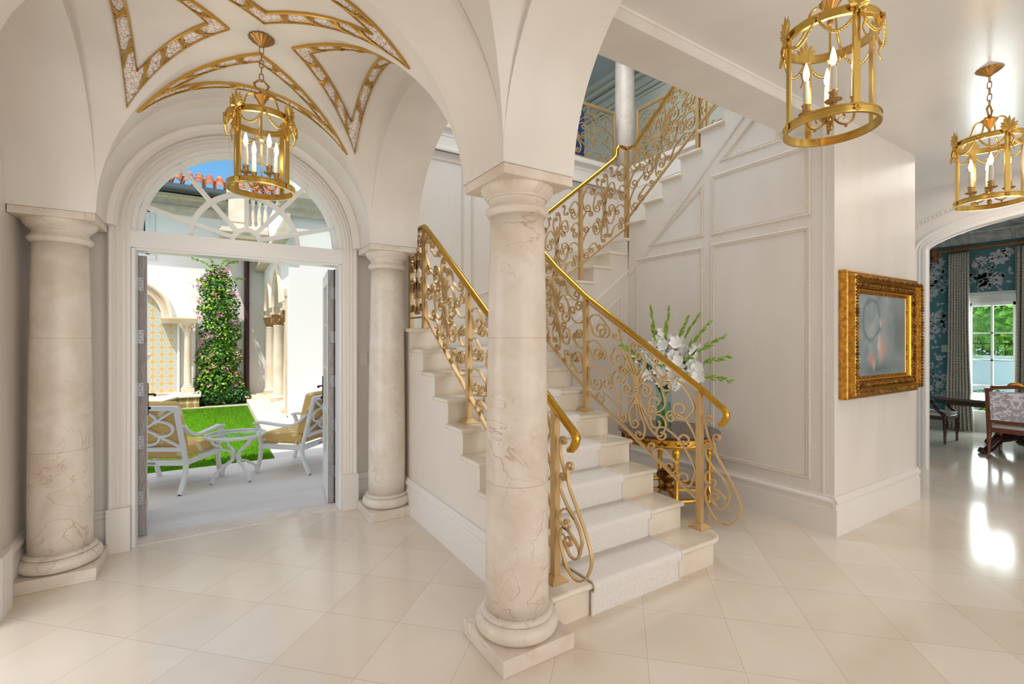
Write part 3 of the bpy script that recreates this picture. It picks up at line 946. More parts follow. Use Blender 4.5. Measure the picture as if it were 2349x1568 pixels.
# ------------------------------------------------------------------ panel beading on the stair walls
def bead_frame(pts, nrm, parent, off=0.0, w_=0.030, closed=True):
    """raised moulding with a string of beads round a panel"""
    P = [Vector(p) for p in pts]
    N = Vector(nrm)
    mb = MB()
    mb.sweep(P, [(-w_ / 2, 0), (-w_ / 2, 0.006), (-w_ * 0.2, 0.012), (w_ * 0.2, 0.006), (w_ * 0.5, 0.009), (w_ * 0.62, 0)], N, closed=closed, cap=not closed)
    bd = MB()
    n = len(P)
    for i in range(n if closed else n - 1):
        a, b = P[i], P[(i + 1) % n]
        L = (b - a).length; k = max(2, int(L / 0.034))
        t = (b - a).normalized(); s_ = t.cross(N)
        for j in range(k):
            c = a + (b - a) * ((j + 0.5) / k) + N * 0.008
            e1, e2, e3 = t * 0.0115, s_ * 0.0085, N * 0.008
            bd.add([c + e1, c - e1, c + e2, c - e2, c + e3], [(0, 2, 4), (2, 1, 4), (1, 3, 4), (3, 0, 4)])
    mb.build('panel_moulding', 'bead_paint', parent, sharp=0.4)
    bd.build('panel_beads', 'bead_paint', parent, sharp=None)
# ------------------------------------------------------------------ staircase
XR = 2.79
stair = thing('staircase', 'white stone staircase rising past the foreground column in three flights', 'staircase', (XL, Y1, 0))
def zk(k): return k * RISER
# flight 1: stepped solid
w = MB(); w2 = []
poly = [(Y1 + 0.06, 0), (Y1 + 0.06, zk(1) - 0.03)]
for k in range(1, 9):
    poly += ([(Y1 + 0.028 + (k - 1) * TREAD, zk(k) - 0.03)] if k > 1 else []) + [(Y1 + 0.028 + k * TREAD, zk(k) - 0.03)]
poly += [(Y1 + 0.028 + 8 * TREAD, zk(9) - 0.03), (5.0, zk(9) - 0.03), (5.0, 0)]
w.prism(poly, lambda a, b, d: (d, a, b), XL, XR)
w.build('flight_base', 'panel_paint', stair)
def slab(name, x0, x1, y0, y1, zt, m='step_stone'):
    return MB().box(x0, x1, y0, y1, zt - 0.032, zt).build(name, m, stair, bevel=0.013)
# curtail step with a rounded right end
pl = [(1.46, Y1 + 0.30), (1.46, Y1)]
pl += [(2.80 + 0.15 * sin(pi * i / 12), Y1 + 0.155 - 0.155 * cos(pi * i / 12)) for i in range(13)]
MB().prism(pl, lambda a, b, d: (a, b, d), zk(1) - 0.032, zk(1)).build('tread', 'step_stone', stair, bevel=0.012)
pl2 = [(1.50, Y1 + 0.29), (1.50, Y1 + 0.028)] + [(2.79 + 0.125 * sin(pi * i / 12), Y1 + 0.155 - 0.127 * cos(pi * i / 12)) for i in range(13)]
MB().prism(pl2, lambda a, b, d: (a, b, d), 0, zk(1) - 0.03).build('riser', 'step_stone', stair)
for k in range(2, 9):
    y = Y1 + (k - 1) * TREAD
    slab('tread', XL - 0.026, XR + 0.028, y, y + TREAD + 0.04, zk(k))
for k in range(2, 10):
    y = Y1 + (k - 1) * TREAD + 0.026
    MB().box(XL - 0.002, XR + 0.002, y - 0.004, y + 0.01, zk(k - 1), zk(k) - 0.02).build('riser', 'step_stone', stair)
YL9 = Y1 + 8 * TREAD
slab('landing', XL - 0.026, XR + 0.02, YL9, 5.0, zk(9))
# flight 2 runs to +X behind, open towards the room at Y = 3.9
X2, T2 = 2.757, 0.2415
poly = [(X2 + 0.028, 0)]
for k in range(10, 15):
    x = X2 + 0.028 + (k - 10) * T2
    poly += [(x, zk(k) - 0.03), (x + T2, zk(k) - 0.03)]
poly += [(XP - 0.06, zk(15) - 0.03), (XP, zk(15) - 0.03), (XP, 0)]
MB().prism(poly, lambda a, b, d: (a, d, b), 3.90, 5.0).build('flight_base', 'panel_paint', stair)
for k in range(10, 15):
    x = X2 + (k - 10) * T2
    slab('tread', x, x + T2 + 0.04, 3.872, 5.0, zk(k))
    MB().box(x + 0.024, x + 0.036, 3.898, 5.0, zk(k - 1), zk(k) - 0.02).build('riser', 'step_stone', stair)
x = X2 + 5 * T2
MB().box(x + 0.024, x + 0.036, 3.898, 5.0, zk(14), zk(15) - 0.02).build('riser', 'step_stone', stair)
slab('landing', x, 5.07, 3.872, 5.0, zk(15))
# flight 3 comes back towards the room above the panelled wall
T3, Y3 = 0.2355, 3.905
poly = [(3.9, 2.26)]
for k in range(16, 22):
    y = Y3 - 0.028 - (k - 16) * T3
    poly += [(y, zk(k) - 0.03), (y - T3, zk(k) - 0.03)]
poly += [(2.06, zk(21) - 0.03), (2.06, 3.60)]
MB().prism(poly, lambda a, b, d: (d, a, b), XP, 5.07).build('flight_base', 'panel_paint', stair)
for k in range(16, 22):
    y = Y3 - (k - 16) * T3
    slab('tread', XP - 0.028, 5.07, y - T3 - 0.04, y, zk(k))
    MB().box(XP - 0.002, 5.07, y - 0.036, y - 0.024, zk(k - 1), zk(k) - 0.02).build('riser', 'step_stone', stair)
# sloping string line and panel frames on the walls below
east = bpy.data.objects['wall_painting']
def strip(a, b, nrm, parent, w_=0.02):
    MB().sweep([a, b], [(-w_ / 2, 0), (-w_ / 3, 0.007), (0, 0.004), (w_ / 3, 0.010), (w_ / 2, 0)], nrm).build('string_moulding', 'trim_paint', parent, sharp=0.4)
xq = XP - 0.001
strip((xq, 3.88, 2.22), (xq, 2.10, 3.87), (-1, 0, 0), east)
strip((3.0, 3.898, 1.54), (XP, 3.898, 2.29), (0, -1, 0), east)
bead_frame([(xq, 2.81, 2.392), (xq, 1.945, 2.392), (xq, 1.945, 0.398), (xq, 2.81, 0.398)], (-1, 0, 0), east)
bead_frame([(xq, 2.81, 3.045), (xq, 1.945, 3.045), (xq, 1.945, 2.505), (xq, 2.81, 2.505)], (-1, 0, 0), east)
bead_frame([(xq, 3.765, 2.385), (xq, 2.925, 2.385), (xq, 2.925, 0.405), (xq, 3.765, 0.405)], (-1, 0, 0), east)
bead_frame([(xq, 2.922, 2.985), (xq, 2.922, 2.512), (xq, 3.57, 2.518)], (-1, 0, 0), east)
bead_frame([(xq, 2.185, 3.62), (xq, 2.185, 3.172), (xq, 2.71, 3.176)], (-1, 0, 0), east)
yq = 3.899
bead_frame([(3.20, yq, 1.43), (3.92, yq, 1.98), (3.92, yq, 0.40), (3.20, yq, 0.40)], (0, -1, 0), east)
# back walls of the stairwell
w = MB().box(1.42, 5.25, 5.0, 5.15, 0, 3.65)
wb = w.build('wall_stair_back', 'plaster', **STR)
MB().box(1.42, 1.62, YW + 0.2, 5.0, 0, 6.0).build('wall_stair_left', 'plaster', **STR)
MB().box(5.07, 5.22, YB + 0.3, 5.0, 2.0, 3.65).build('wall_stair_east', 'plaster', **STR)
yq = 4.999
bead_frame([(2.47, yq, 1.98), (2.47, yq, 3.55), (1.75, yq, 3.55), (1.75, yq, 1.98)], (0, -1, 0), wb)
bead_frame([(3.415, yq, 2.3), (3.415, yq, 3.55), (2.60, yq, 3.55), (2.60, yq, 2.0)], (0, -1, 0), wb)
bead_frame([(4.95, yq, 2.95), (4.95, yq, 3.55), (3.50, yq, 3.55), (3.50, yq, 2.4)], (0, -1, 0), wb)
MB().sweep([(1.62, 5.0, 1.70), (2.9, 5.0, 1.70)], [(-0.10, 0), (-0.10, 0.02), (0.08, 0.02), (0.10, 0.0)], (0, -1, 0)).build('landing_skirting', 'trim_paint', wb)
# upper hall
w = MB()
w.box(1.42, 5.07, 4.97, 7.25, 3.64, 3.94)
w.box(5.07, 5.95, YB + 0.31, 7.2, 3.64, 3.94)
w.box(1.42, 5.12, 4.93, 5.0, 3.90, 3.97).box(5.03, 5.12, YB + 0.3, 5.0, 3.90, 3.97)
w.box(1.42, 5.10, 4.95, 5.0, 3.64, 3.68).box(1.42, 5.10, 4.965, 5.0, 3.81, 3.835)
w.build('floor_upper', 'trim_paint', bevel=0.006, **STR)
w = MB()
w.box(1.42, 6.0, 7.2, 7.3, 3.6, 6.0).box(5.9, 6.0, 1.9, 7.2, 3.6, 6.0).box(1.62, 7.3, YB + 0.2, YB + 0.30, 3.5, 4.1).box(1.62, 7.3, YB + 0.2, YB + 0.30, 5.75, 6.0)
w.build('wall_upper', 'upper_wall', **STR)
MB().box(-8, 11.5, -6, YW + 0.2, 6.0, 6.12).box(1.42, 7.3, YW + 0.2, 7.3, 6.0, 6.12).build('ceiling_upper', 'upper_ceiling', **STR)
w = MB()
for d_, z_ in ((0.22, 5.93), (0.14, 5.85), (0.08, 5.74), (0.03, 5.60), (0.05, 5.50), (0.03, 5.44)):
    w.box(1.6, 5.9, 7.2 - d_, 7.2, z_, z_ + (0.07 if z_ > 5.6 else 0.03)); w.box(5.9 - d_, 5.9, 2, 7.2, z_, z_ + (0.07 if z_ > 5.6 else 0.03))
w.build('trim_12', 'upper_wall', **STR)
r = thing('upper_column', 'limestone column standing on the upper landing behind the railing', 'column', (5.12, 5.02, 3.94))
MB().lathe([(0.145, 3.97), (0.145, 4.6), (0.138, 5.5), (0.132, 5.95)], (5.12, 5.02, 0), 36).build('shaft', 'limestone', r, sharp=None)
MB().box(4.94, 5.30, 4.84, 5.20, 3.94, 3.99).build('plinth', 'limestone', r)
# blue upholstered chair seen through the balcony railing
r = thing('upholstered_chair', 'navy blue upholstered chair on the upper landing behind the railing', 'chair', (4.40, 5.75, 3.94))
bk = [(-0.33, 0.0), (-0.33, 0.70)] + [(-0.33 + 0.66 * i / 10, 0.70 + 0.16 * sin(pi * i / 10) ** 0.7) for i in range(1, 10)] + [(0.33, 0.70), (0.33, 0.0)]
MB().prism(bk, lambda a, b, d: (4.40 + a, 5.75 + d, 4.20 + b), -0.30, -0.18).build('backrest', 'blue_fabric', r, bevel=0.03)
MB().box(4.07, 4.73, 5.50, 6.05, 4.20, 4.40).build('seat', 'blue_fabric', r, bevel=0.03)
for sx_ in (-0.29, 0.29):
    for sy_ in (5.50, 6.00):
        MB().lathe([(0.018, 3.94), (0.028, 4.20)], (4.40 + sx_, sy_, 0), 8).build('leg', 'mahogany', r)

# ------------------------------------------------------------------ stair runner
def runner():
    y0 = Y1 + 0.026
    P = [(y0 - 0.004, 0.0)]
    for k in range(1, 10):
        y = Y1 + (k - 1) * TREAD; z = zk(k)
        P += [(y + 0.022, z - 0.045), (y - 0.001, z - 0.034)]
        P += [(y + 0.016 - 0.019 * cos(a), z - 0.016 + 0.019 * sin(a)) for a in (0.1, 0.5, 0.9, 1.3)]
        if k < 9: P += [(y + TREAD + 0.010, z + 0.003), (y + TREAD + 0.022, z + 0.010)]
    P.append((4.95, zk(9) + 0.003))
    Q = []
    for i, p in enumerate(P):
        a = Vector(P[max(i - 1, 0)]); b = Vector(P[min(i + 1, len(P) - 1)])
        t = (b - a).normalized()
        Q.append((p[0] - t.y * 0.010, p[1] + t.x * 0.010))
    XA, XB = 1.74, 2.46
    mb = MB()
    V = []; F = []
    for p, q in zip(P, Q):
        V += [(XA, *p), (XA, *q), (XB, *p), (XB, *q)]
    for i in range(len(P) - 1):
        a, b = 4 * i, 4 * i + 4
        F += [(a + 1, a + 3, b + 3, b + 1), (a, a + 1, b + 1, b), (a + 2, b + 2, b + 3, a + 3)]
    F += [(0, 2, 3, 1)]
    mb.add(V, F)
    o = mb.build('stair_runner', 'carpet', sharp=0.9)
    tag(o, 'pale woven carpet runner laid down the middle of the stone stairs', 'carpet')
    for x in (XA, XB):
        MB().tube([(x, *q) for q in Q], 0.0075, 6).build('bound_edge', 'carpet_edge', o)
runner()

# ------------------------------------------------------------------ wrought railings
def curl2(pts, c0=None, c1=None, n=7):
    """2D smooth curve with spiral ends; c = (radius, sense, turns)"""
    P = [Vector((p[0], p[1], 0)) for p in pts]
    C = crom(P, n)
    def spiral(C, c):
        r0, sg, turns = c
        t = (C[-1] - C[-2]).normalized()
        h = atan2(t.y, t.x); p = C[-1].copy()
        m = max(10, int(14 * turns)); out = []
        tot = turns * 2 * pi
        for i in range(m):
            f = (i + 0.5) / m
            rr = r0 * (1 - 0.80 * f)
            da = tot / m
            h += sg * da / 2
            p = p + Vector((cos(h), sin(h), 0)) * (rr * da)
            h += sg * da / 2
            out.append(p.copy())
        return C + out
    if c1: C = spiral(C, c1)
    if c0: C = spiral(C[::-1], c0)[::-1]
    return C
def half_elements():
    E = []
    def a(pts, c0, c1): E.append((pts, c0, c1))
    for sy in (1, -1):
        a([(0.02, 0.10 * sy), (0.05, 0.34 * sy), (0.135, 0.60 * sy), (0.12, 0.80 * sy)], None, (0.042, 1 * sy, 1.2))
        a([(0.03, 0.10 * sy), (0.10, 0.34 * sy), (0.25, 0.55 * sy), (0.40, 0.50 * sy), (0.47, 0.30 * sy)], None, (0.080, -1 * sy, 1.3))
        a([(0.03, 0.08 * sy), (0.085, 0.22 * sy), (0.17, 0.29 * sy)], None, (0.050, -1 * sy, 1.4))
    a([(0.55, 0.80), (0.74, 0.88), (0.92, 0.66), (0.86, 0.42)], (0.060, 1, 1.3), (0.075, -1, 1.3))
    a([(0.62, 0.22), (0.80, 0.26), (0.95, 0.06), (0.88, -0.14)], (0.046, 1, 1.4), (0.058, -1, 1.4))
    a([(0.50, -0.24), (0.70, -0.24), (0.93, -0.48), (0.90, -0.78)], (0.060, 1, 1.3), (0.062, -1, 1.4))
    a([(0.30, -0.90), (0.42, -0.72), (0.62, -0.72)], (0.036, -1, 1.3), (0.056, -1, 1.3))
    a([(0.34, 0.90), (0.30, 0.74), (0.42, 0.66)], (0.030, 1, 1.2), (0.0250, 1, 1.0))
    return E
BARW, BARD = 0.0098, 0.019
def scroll_panel(root, A, B, b0, b1, t0, t1, mirror_y=False, gold='gold_iron'):
    """A,B: (x,y) of the two posts; b/t: bottom and top heights at each"""
    A = Vector((A[0], A[1], 0)); B = Vector((B[0], B[1], 0))
    L = (B - A).length; D = (B - A) / L
    N = D.cross(Vector((0, 0, 1)))
    m = L / 2; zc_ = (b0 + b1 + t0 + t1) / 4; H = ((t0 - b0) + (t1 - b1)) / 2
    s_ = ((b1 - b0) + (t1 - t0)) / 2 / L
    pr = [(-BARW / 2, -BARD / 2), (BARW / 2, -BARD / 2), (BARW / 2, BARD / 2), (-BARW / 2, BARD / 2)]
    mb = MB()
    def put(pts, c0, c1, sx, sy):
        q = [(sx * x * L / 2, zc_ + s_ * (sx * x * L / 2) + sy * y * H / 2) for x, y in pts]
        f = sx * sy
        k = L / 1.0 if L < 1.0 else 1.0
        k = max(0.6, k)
        d0 = (c0[0] * k, c0[1] * f, c0[2]) if c0 else None
        d1 = (c1[0] * k, c1[1] * f, c1[2]) if c1 else None
        C = curl2(q, d0, d1)
        mb.sweep([A + D * (m + p.x) + Vector((0, 0, p.y)) for p in C], pr, N)
    for pts, c0, c1 in half_elements():
        for sx in (1, -1):
            put(pts, c0, c1, sx, -1 if mirror_y else 1)
    for sy in (1, -1):
        put([(0, 0.08), (0.012, 0.30), (-0.012, 0.40), (0.012, 0.54)], None, None, 1, sy)
    c = A + D * m + Vector((0, 0, zc_))
    for z in (-0.022, 0.0, 0.022):
        mb.bar(c + Vector((0, 0, z - 0.006)), c + Vector((0, 0, z + 0.006)), 0.042, 0.03, N)
    o = mb.build('scroll_panel', gold, root, sharp=0.5)
    # splayed bundle at the collar
    cl = MB()
    for sg in (1, -1):
        V = []
        for hw, hh in ((0.014, 0.02 * sg), (0.026, 0.11 * sg)):
            for i in (-1, 1):
                for j in (-1, 1):
                    V.append(c + D * (hw * i) + N * (0.008 * j) + Vector((0, 0, hh)))
        cl.add(V, [(0, 1, 3, 2), (4, 6, 7, 5), (0, 4, 5, 1), (1, 5, 7, 3), (3, 7, 6, 2), (2, 6, 4, 0)])
    cl.build('collar', gold, o)
def post(root, x, y, z0, z1, s=0.040, shoe=True, gold='gold_iron'):
    MB().box(x - s / 2, x + s / 2, y - s / 2, y + s / 2, z0, z1).build('newel_post', gold, root, bevel=0.002)
    if shoe:
        b, t = 0.055, s / 2 + 0.003
        V = [(x + i * q, y + j * q, z) for q, z in ((b, z0), (b, z0 + 0.006), (t, z0 + 0.034)) for i, j in ((-1, -1), (1, -1), (1, 1), (-1, 1))]
        F = [(3, 2, 1, 0), (8, 9, 10, 11)] + [(4 * r_ + i, 4 * r_ + (i + 1) % 4, 4 * r_ + 4 + (i + 1) % 4, 4 * r_ + 4 + i) for r_ in (0, 1) for i in range(4)]
        MB().add(V, F).build('base_shoe', gold, root)
def bottom_bar(root, a, b, gold='gold_iron', name='bottom_bar', w_=0.030, d=0.014):
    MB().bar(a, b, w_, d).build(name, gold, root)
HR = [(-0.021, 0.0), (-0.025, 0.010), (-0.021, 0.022), (-0.011, 0.031), (0, 0.034), (0.011, 0.031), (0.021, 0.022), (0.025, 0.010), (0.021, 0.0), (0.010, -0.004), (-0.010, -0.004)]
def handrail(root, pts, gold='brass_rail', scale=1.0):
    """moulded rail, section kept upright; pts run along the underside centre"""
    P = [Vector(p) for p in pts]; n = len(P); V = []; k = len(HR)
    prev = None
    for i in range(n):
        t = (P[min(i + 1, n - 1)] - P[max(i - 1, 0)]).normalized()
        sd = t.cross(Vector((0, 0, 1)))
        if sd.length < 0.15: sd = prev if prev is not None else Vector((1, 0, 0))
        sd.normalize()
        if prev is not None and sd.dot(prev) < -0.2: sd = -sd
        u = sd.cross(t); prev = sd.copy()
        f = scale * (0.55 if i == n - 1 and n > 12 else 1.0)
        for a, b in HR: V.append(P[i] + sd * (a * f) + u * (b * f))
    F = [(i * k + j, i * k + (j + 1) % k, (i + 1) * k + (j + 1) % k, (i + 1) * k + j) for i in range(n - 1) for j in range(k)]
    F += [tuple(range(k))[::-1], tuple((n - 1) * k + j for j in range(k))]
    MB().add(V, F).build('handrail', gold, root, sharp=0.7)
def nose1(y): return RISER * (1 + (y - Y1) / TREAD)
def end_plume(root, x, y, d):
    """flowing scrolls in front of the bottom newel; d = direction (dx,dy) away from the stairs"""
    D = Vector((d[0], d[1], 0)).normalized(); N = D.cross(Vector((0, 0, 1)))
    pr = [(-0.004, -0.009), (0.004, -0.009), (0.004, 0.009), (-0.004, 0.009)]
    mb = MB()
    E = [
        ([(0.085, 0.82), (0.105, 0.72), (0.170, 0.62), (0.240, 0.51), (0.278, 0.40), (0.240, 0.30), (0.165, 0.255), (0.085, 0.29), (0.030, 0.39), (0.026, 0.46), (0.058, 0.495), (0.115, 0.475), (0.170, 0.435), (0.190, 0.405)], (0.030, -1, 1.1), None),
        ([(0.026, 0.95), (0.030, 0.88), (0.060, 0.80), (0.090, 0.75)], (0.028, -1, 1.2), None),
        ([(0.026, 0.755), (0.032, 0.69), (0.085, 0.62), (0.165, 0.55), (0.205, 0.475), (0.190, 0.405)], (0.028, -1, 1.2), None),
        ([(0.150, 0.565), (0.085, 0.600), (0.030, 0.570), (0.026, 0.520), (0.055, 0.497)], None, (0.034, 1, 1.1)),
        ([(0.190, 0.405), (0.165, 0.365), (0.115, 0.360), (0.075, 0.395)], None, (0.038, -1, 1.2)),
    ]
    for pts, c0, c1 in E:
        C = curl2(pts, c0, c1, 8)
        mb.sweep([Vector((x, y, 0)) + D * p.x + Vector((0, 0, p.y)) for p in C], pr, N)
    mb.build('end_scroll', 'gold_iron', root, sharp=0.5)

# left railing of the first flight with the short return on the landing
r = thing('stair_railing', 'left gilt scroll railing of the lower flight, behind the foreground column', 'railing', (1.59, 2.08, RISER), 'scrollwork railings of the staircase')
xl = 1.59
def topz(y): return 1.115 + 0.727 * (y - 2.08)
post(r, xl, 2.08, RISER, topz(2.08)); post(r, xl, 3.12, zk(5), topz(3.12))
post(r, xl, 3.985, zk(9), 2.485, shoe=False); post(r, xl, 4.32, zk(9), 2.485, shoe=False)
for a, b in ((2.08, 3.12), (3.12, 3.985)):
    bottom_bar(r, (xl, a, nose1(a) + 0.055), (xl, b, nose1(b) + 0.055))
    bottom_bar(r, (xl, a, topz(a) - 0.006), (xl, b, topz(b) - 0.006), name='top_bar', w_=0.026, d=0.012)
    scroll_panel(r, (xl, a), (xl, b), nose1(a) + 0.062, nose1(b) + 0.062, topz(a) - 0.012, topz(b) - 0.012, mirror_y=(a > 3))
bottom_bar(r, (xl, 3.985, 1.70), (xl, 4.32, 1.70)); bottom_bar(r, (xl, 3.985, 2.48), (xl, 4.32, 2.48), name='top_bar', d=0.012)
scroll_panel(r, (xl, 3.985), (xl, 4.32), 1.71, 1.71, 2.47, 2.47)
handrail(r, [(xl, 4.36, 2.495), (xl, 4.05, 2.495), (xl, 3.985, 2.490), (xl, 3.94, 2.465)] + [(xl, y, topz(y)) for y in (3.7, 3.3, 2.9, 2.5, 2.2, 2.08)] +
         crom([(xl, 2.08, topz(2.08)), (xl, 1.985, 1.048), (xl, 1.915, 0.995), (xl, 1.925, 0.955), (xl, 1.955, 0.925), (xl, 1.948, 0.905)], 5)[1:])
end_plume(r, xl, 2.06, (0, -1))
# right railing
r = thing('stair_railing', 'right gilt scroll railing of the lower flight, in front of the flowers', 'railing', (2.895, 2.12, RISER), 'scrollwork railings of the staircase')
def xr_(y): return 2.70 + 0.195 * max(0.0, min(1.0, (3.10 - y) / 0.98)) ** 1.0
P1, P5, PT = (2.895, 2.12), (2.70, 3.10), (2.72, 3.95)
post(r, *P1, RISER, topz(2.10)); post(r, *P5, zk(5), topz(3.10)); post(r, *PT, zk(9), 2.66, shoe=False)
for a, b in ((P1, P5), (P5, PT)):
    bottom_bar(r, (*a, nose1(a[1]) + 0.05), (*b, nose1(b[1]) + 0.05))
    bottom_bar(r, (*a, topz(a[1]) - 0.006), (*b, topz(b[1]) - 0.03), name='top_bar', w_=0.026, d=0.012)
    scroll_panel(r, a, b, nose1(a[1]) + 0.058, nose1(b[1]) + 0.058, topz(a[1]) - 0.012, topz(b[1]) - 0.02, mirror_y=(a[1] > 3))
handrail(r, [(2.735, 3.95, 2.62), (2.71, 3.93, 2.56), (2.70, 3.85, 2.44)] + [(xr_(y), y, topz(y)) for y in (3.5, 3.1, 2.8, 2.5, 2.25, 2.12)] +
         crom([(2.895, 2.12, topz(2.12)), (2.905, 2.01, 1.062), (2.905, 1.935, 1.005), (2.905, 1.945, 0.96), (2.905, 1.975, 0.925), (2.905, 1.965, 0.905)], 5)[1:])
end_plume(r, 2.897, 2.10, (0.05, -1))
# flight 2
r = thing('stair_railing', 'gilt scroll railing climbing to the right along the middle flight', 'railing', (3.36, 3.95, zk(12)), 'scrollwork railings of the staircase')
yr = 3.95
def t2(x): return 2.63 + 0.79 * (x - 2.72)
def b2(x): return 1.875 + 0.705 * (x - 2.757)
post(r, 3.365, yr, zk(12), t2(3.365), shoe=False); post(r, 4.06, yr, zk(15), 3.68, s=0.046, shoe=False)
for a, b in ((2.72, 3.365), (3.365, 4.06)):
    bottom_bar(r, (a, yr, b2(a)), (b, yr, b2(b)))
    tb = min(b, 3.91)
    bottom_bar(r, (a, yr, t2(a) - 0.006), (tb, yr, t2(tb) - 0.006), name='top_bar', w_=0.026, d=0.012)
    scroll_panel(r, (a, yr), (b, yr), b2(a) + 0.007, b2(b) + 0.007, t2(a) - 0.012, t2(b) - 0.05)
handrail(r, [(x, yr, t2(x)) for x in (2.72, 3.0, 3.3, 3.6, 3.85)] + [(3.90, yr, 3.575), (3.915, yr, 3.60), (3.918, yr, 3.66), (3.935, yr, 3.695), (3.98, yr, 3.700), (4.06, yr, 3.695)])
# flight 3
r = thing('stair_railing', 'gilt scroll railing of the top flight rising back towards the beam', 'railing', (4.06, 3.0, zk(19)), 'scrollwork railings of the staircase')
xt = 4.06
def t3(y): return 3.67 + 0.80 * (3.83 - y)
def b3(y): return 2.885 + 0.753 * (3.95 - y)
post(r, xt, 2.99, zk(19), t3(2.99), shoe=False); post(r, xt, 2.15, zk(21), t3(2.15), shoe=False)
for a, b in ((3.93, 2.99), (2.99, 2.15)):
    bottom_bar(r, (xt, a, b3(a)), (xt, b, b3(b)))
    bottom_bar(r, (xt, min(a, 3.83), t3(min(a, 3.83)) - 0.006), (xt, b, t3(b) - 0.006), name='top_bar', w_=0.026, d=0.012)
    scroll_panel(r, (xt, a), (xt, b), b3(a) + 0.007, b3(b) + 0.007, t3(a) - 0.012, t3(b) - 0.012)
handrail(r, [(xt, 3.95, 3.695), (xt, 3.88, 3.688), (xt, 3.82, 3.685), (xt, 3.77, 3.72)] + [(xt, y, t3(y)) for y in (3.6, 3.3, 2.9, 2.5, 2.15)])
# balcony railings
def balcony(label, A, B, n):
    r = thing('balcony_railing', label, 'railing', (A[0], A[1], 3.97), 'scrollwork railings of the staircase')
    for i in range(n + 1):
        p = (A[0] + (B[0] - A[0]) * i / n, A[1] + (B[1] - A[1]) * i / n)
        post(r, *p, 3.97, 4.72, s=0.034, shoe=False)
        if i < n:
            q = (A[0] + (B[0] - A[0]) * (i + 1) / n, A[1] + (B[1] - A[1]) * (i + 1) / n)
            scroll_panel(r, p, q, 4.0, 4.0, 4.71, 4.71)
    bottom_bar(r, (*A, 3.99), (*B, 3.99)); bottom_bar(r, (*A, 4.715), (*B, 4.715), name='top_bar')
    handrail(r, [(*A, 4.725), ((A[0] + B[0]) / 2, (A[1] + B[1]) / 2, 4.725), (*B, 4.725)], 'gold_iron', 0.8)
balcony('dark gold balcony railing left of the upper column, in front of the navy chair', (4.86, 4.97), (3.42, 4.97), 1)
balcony('dark gold balcony railing right of the upper column, behind the top flight', (5.07, 4.72), (5.07, 2.55), 2)
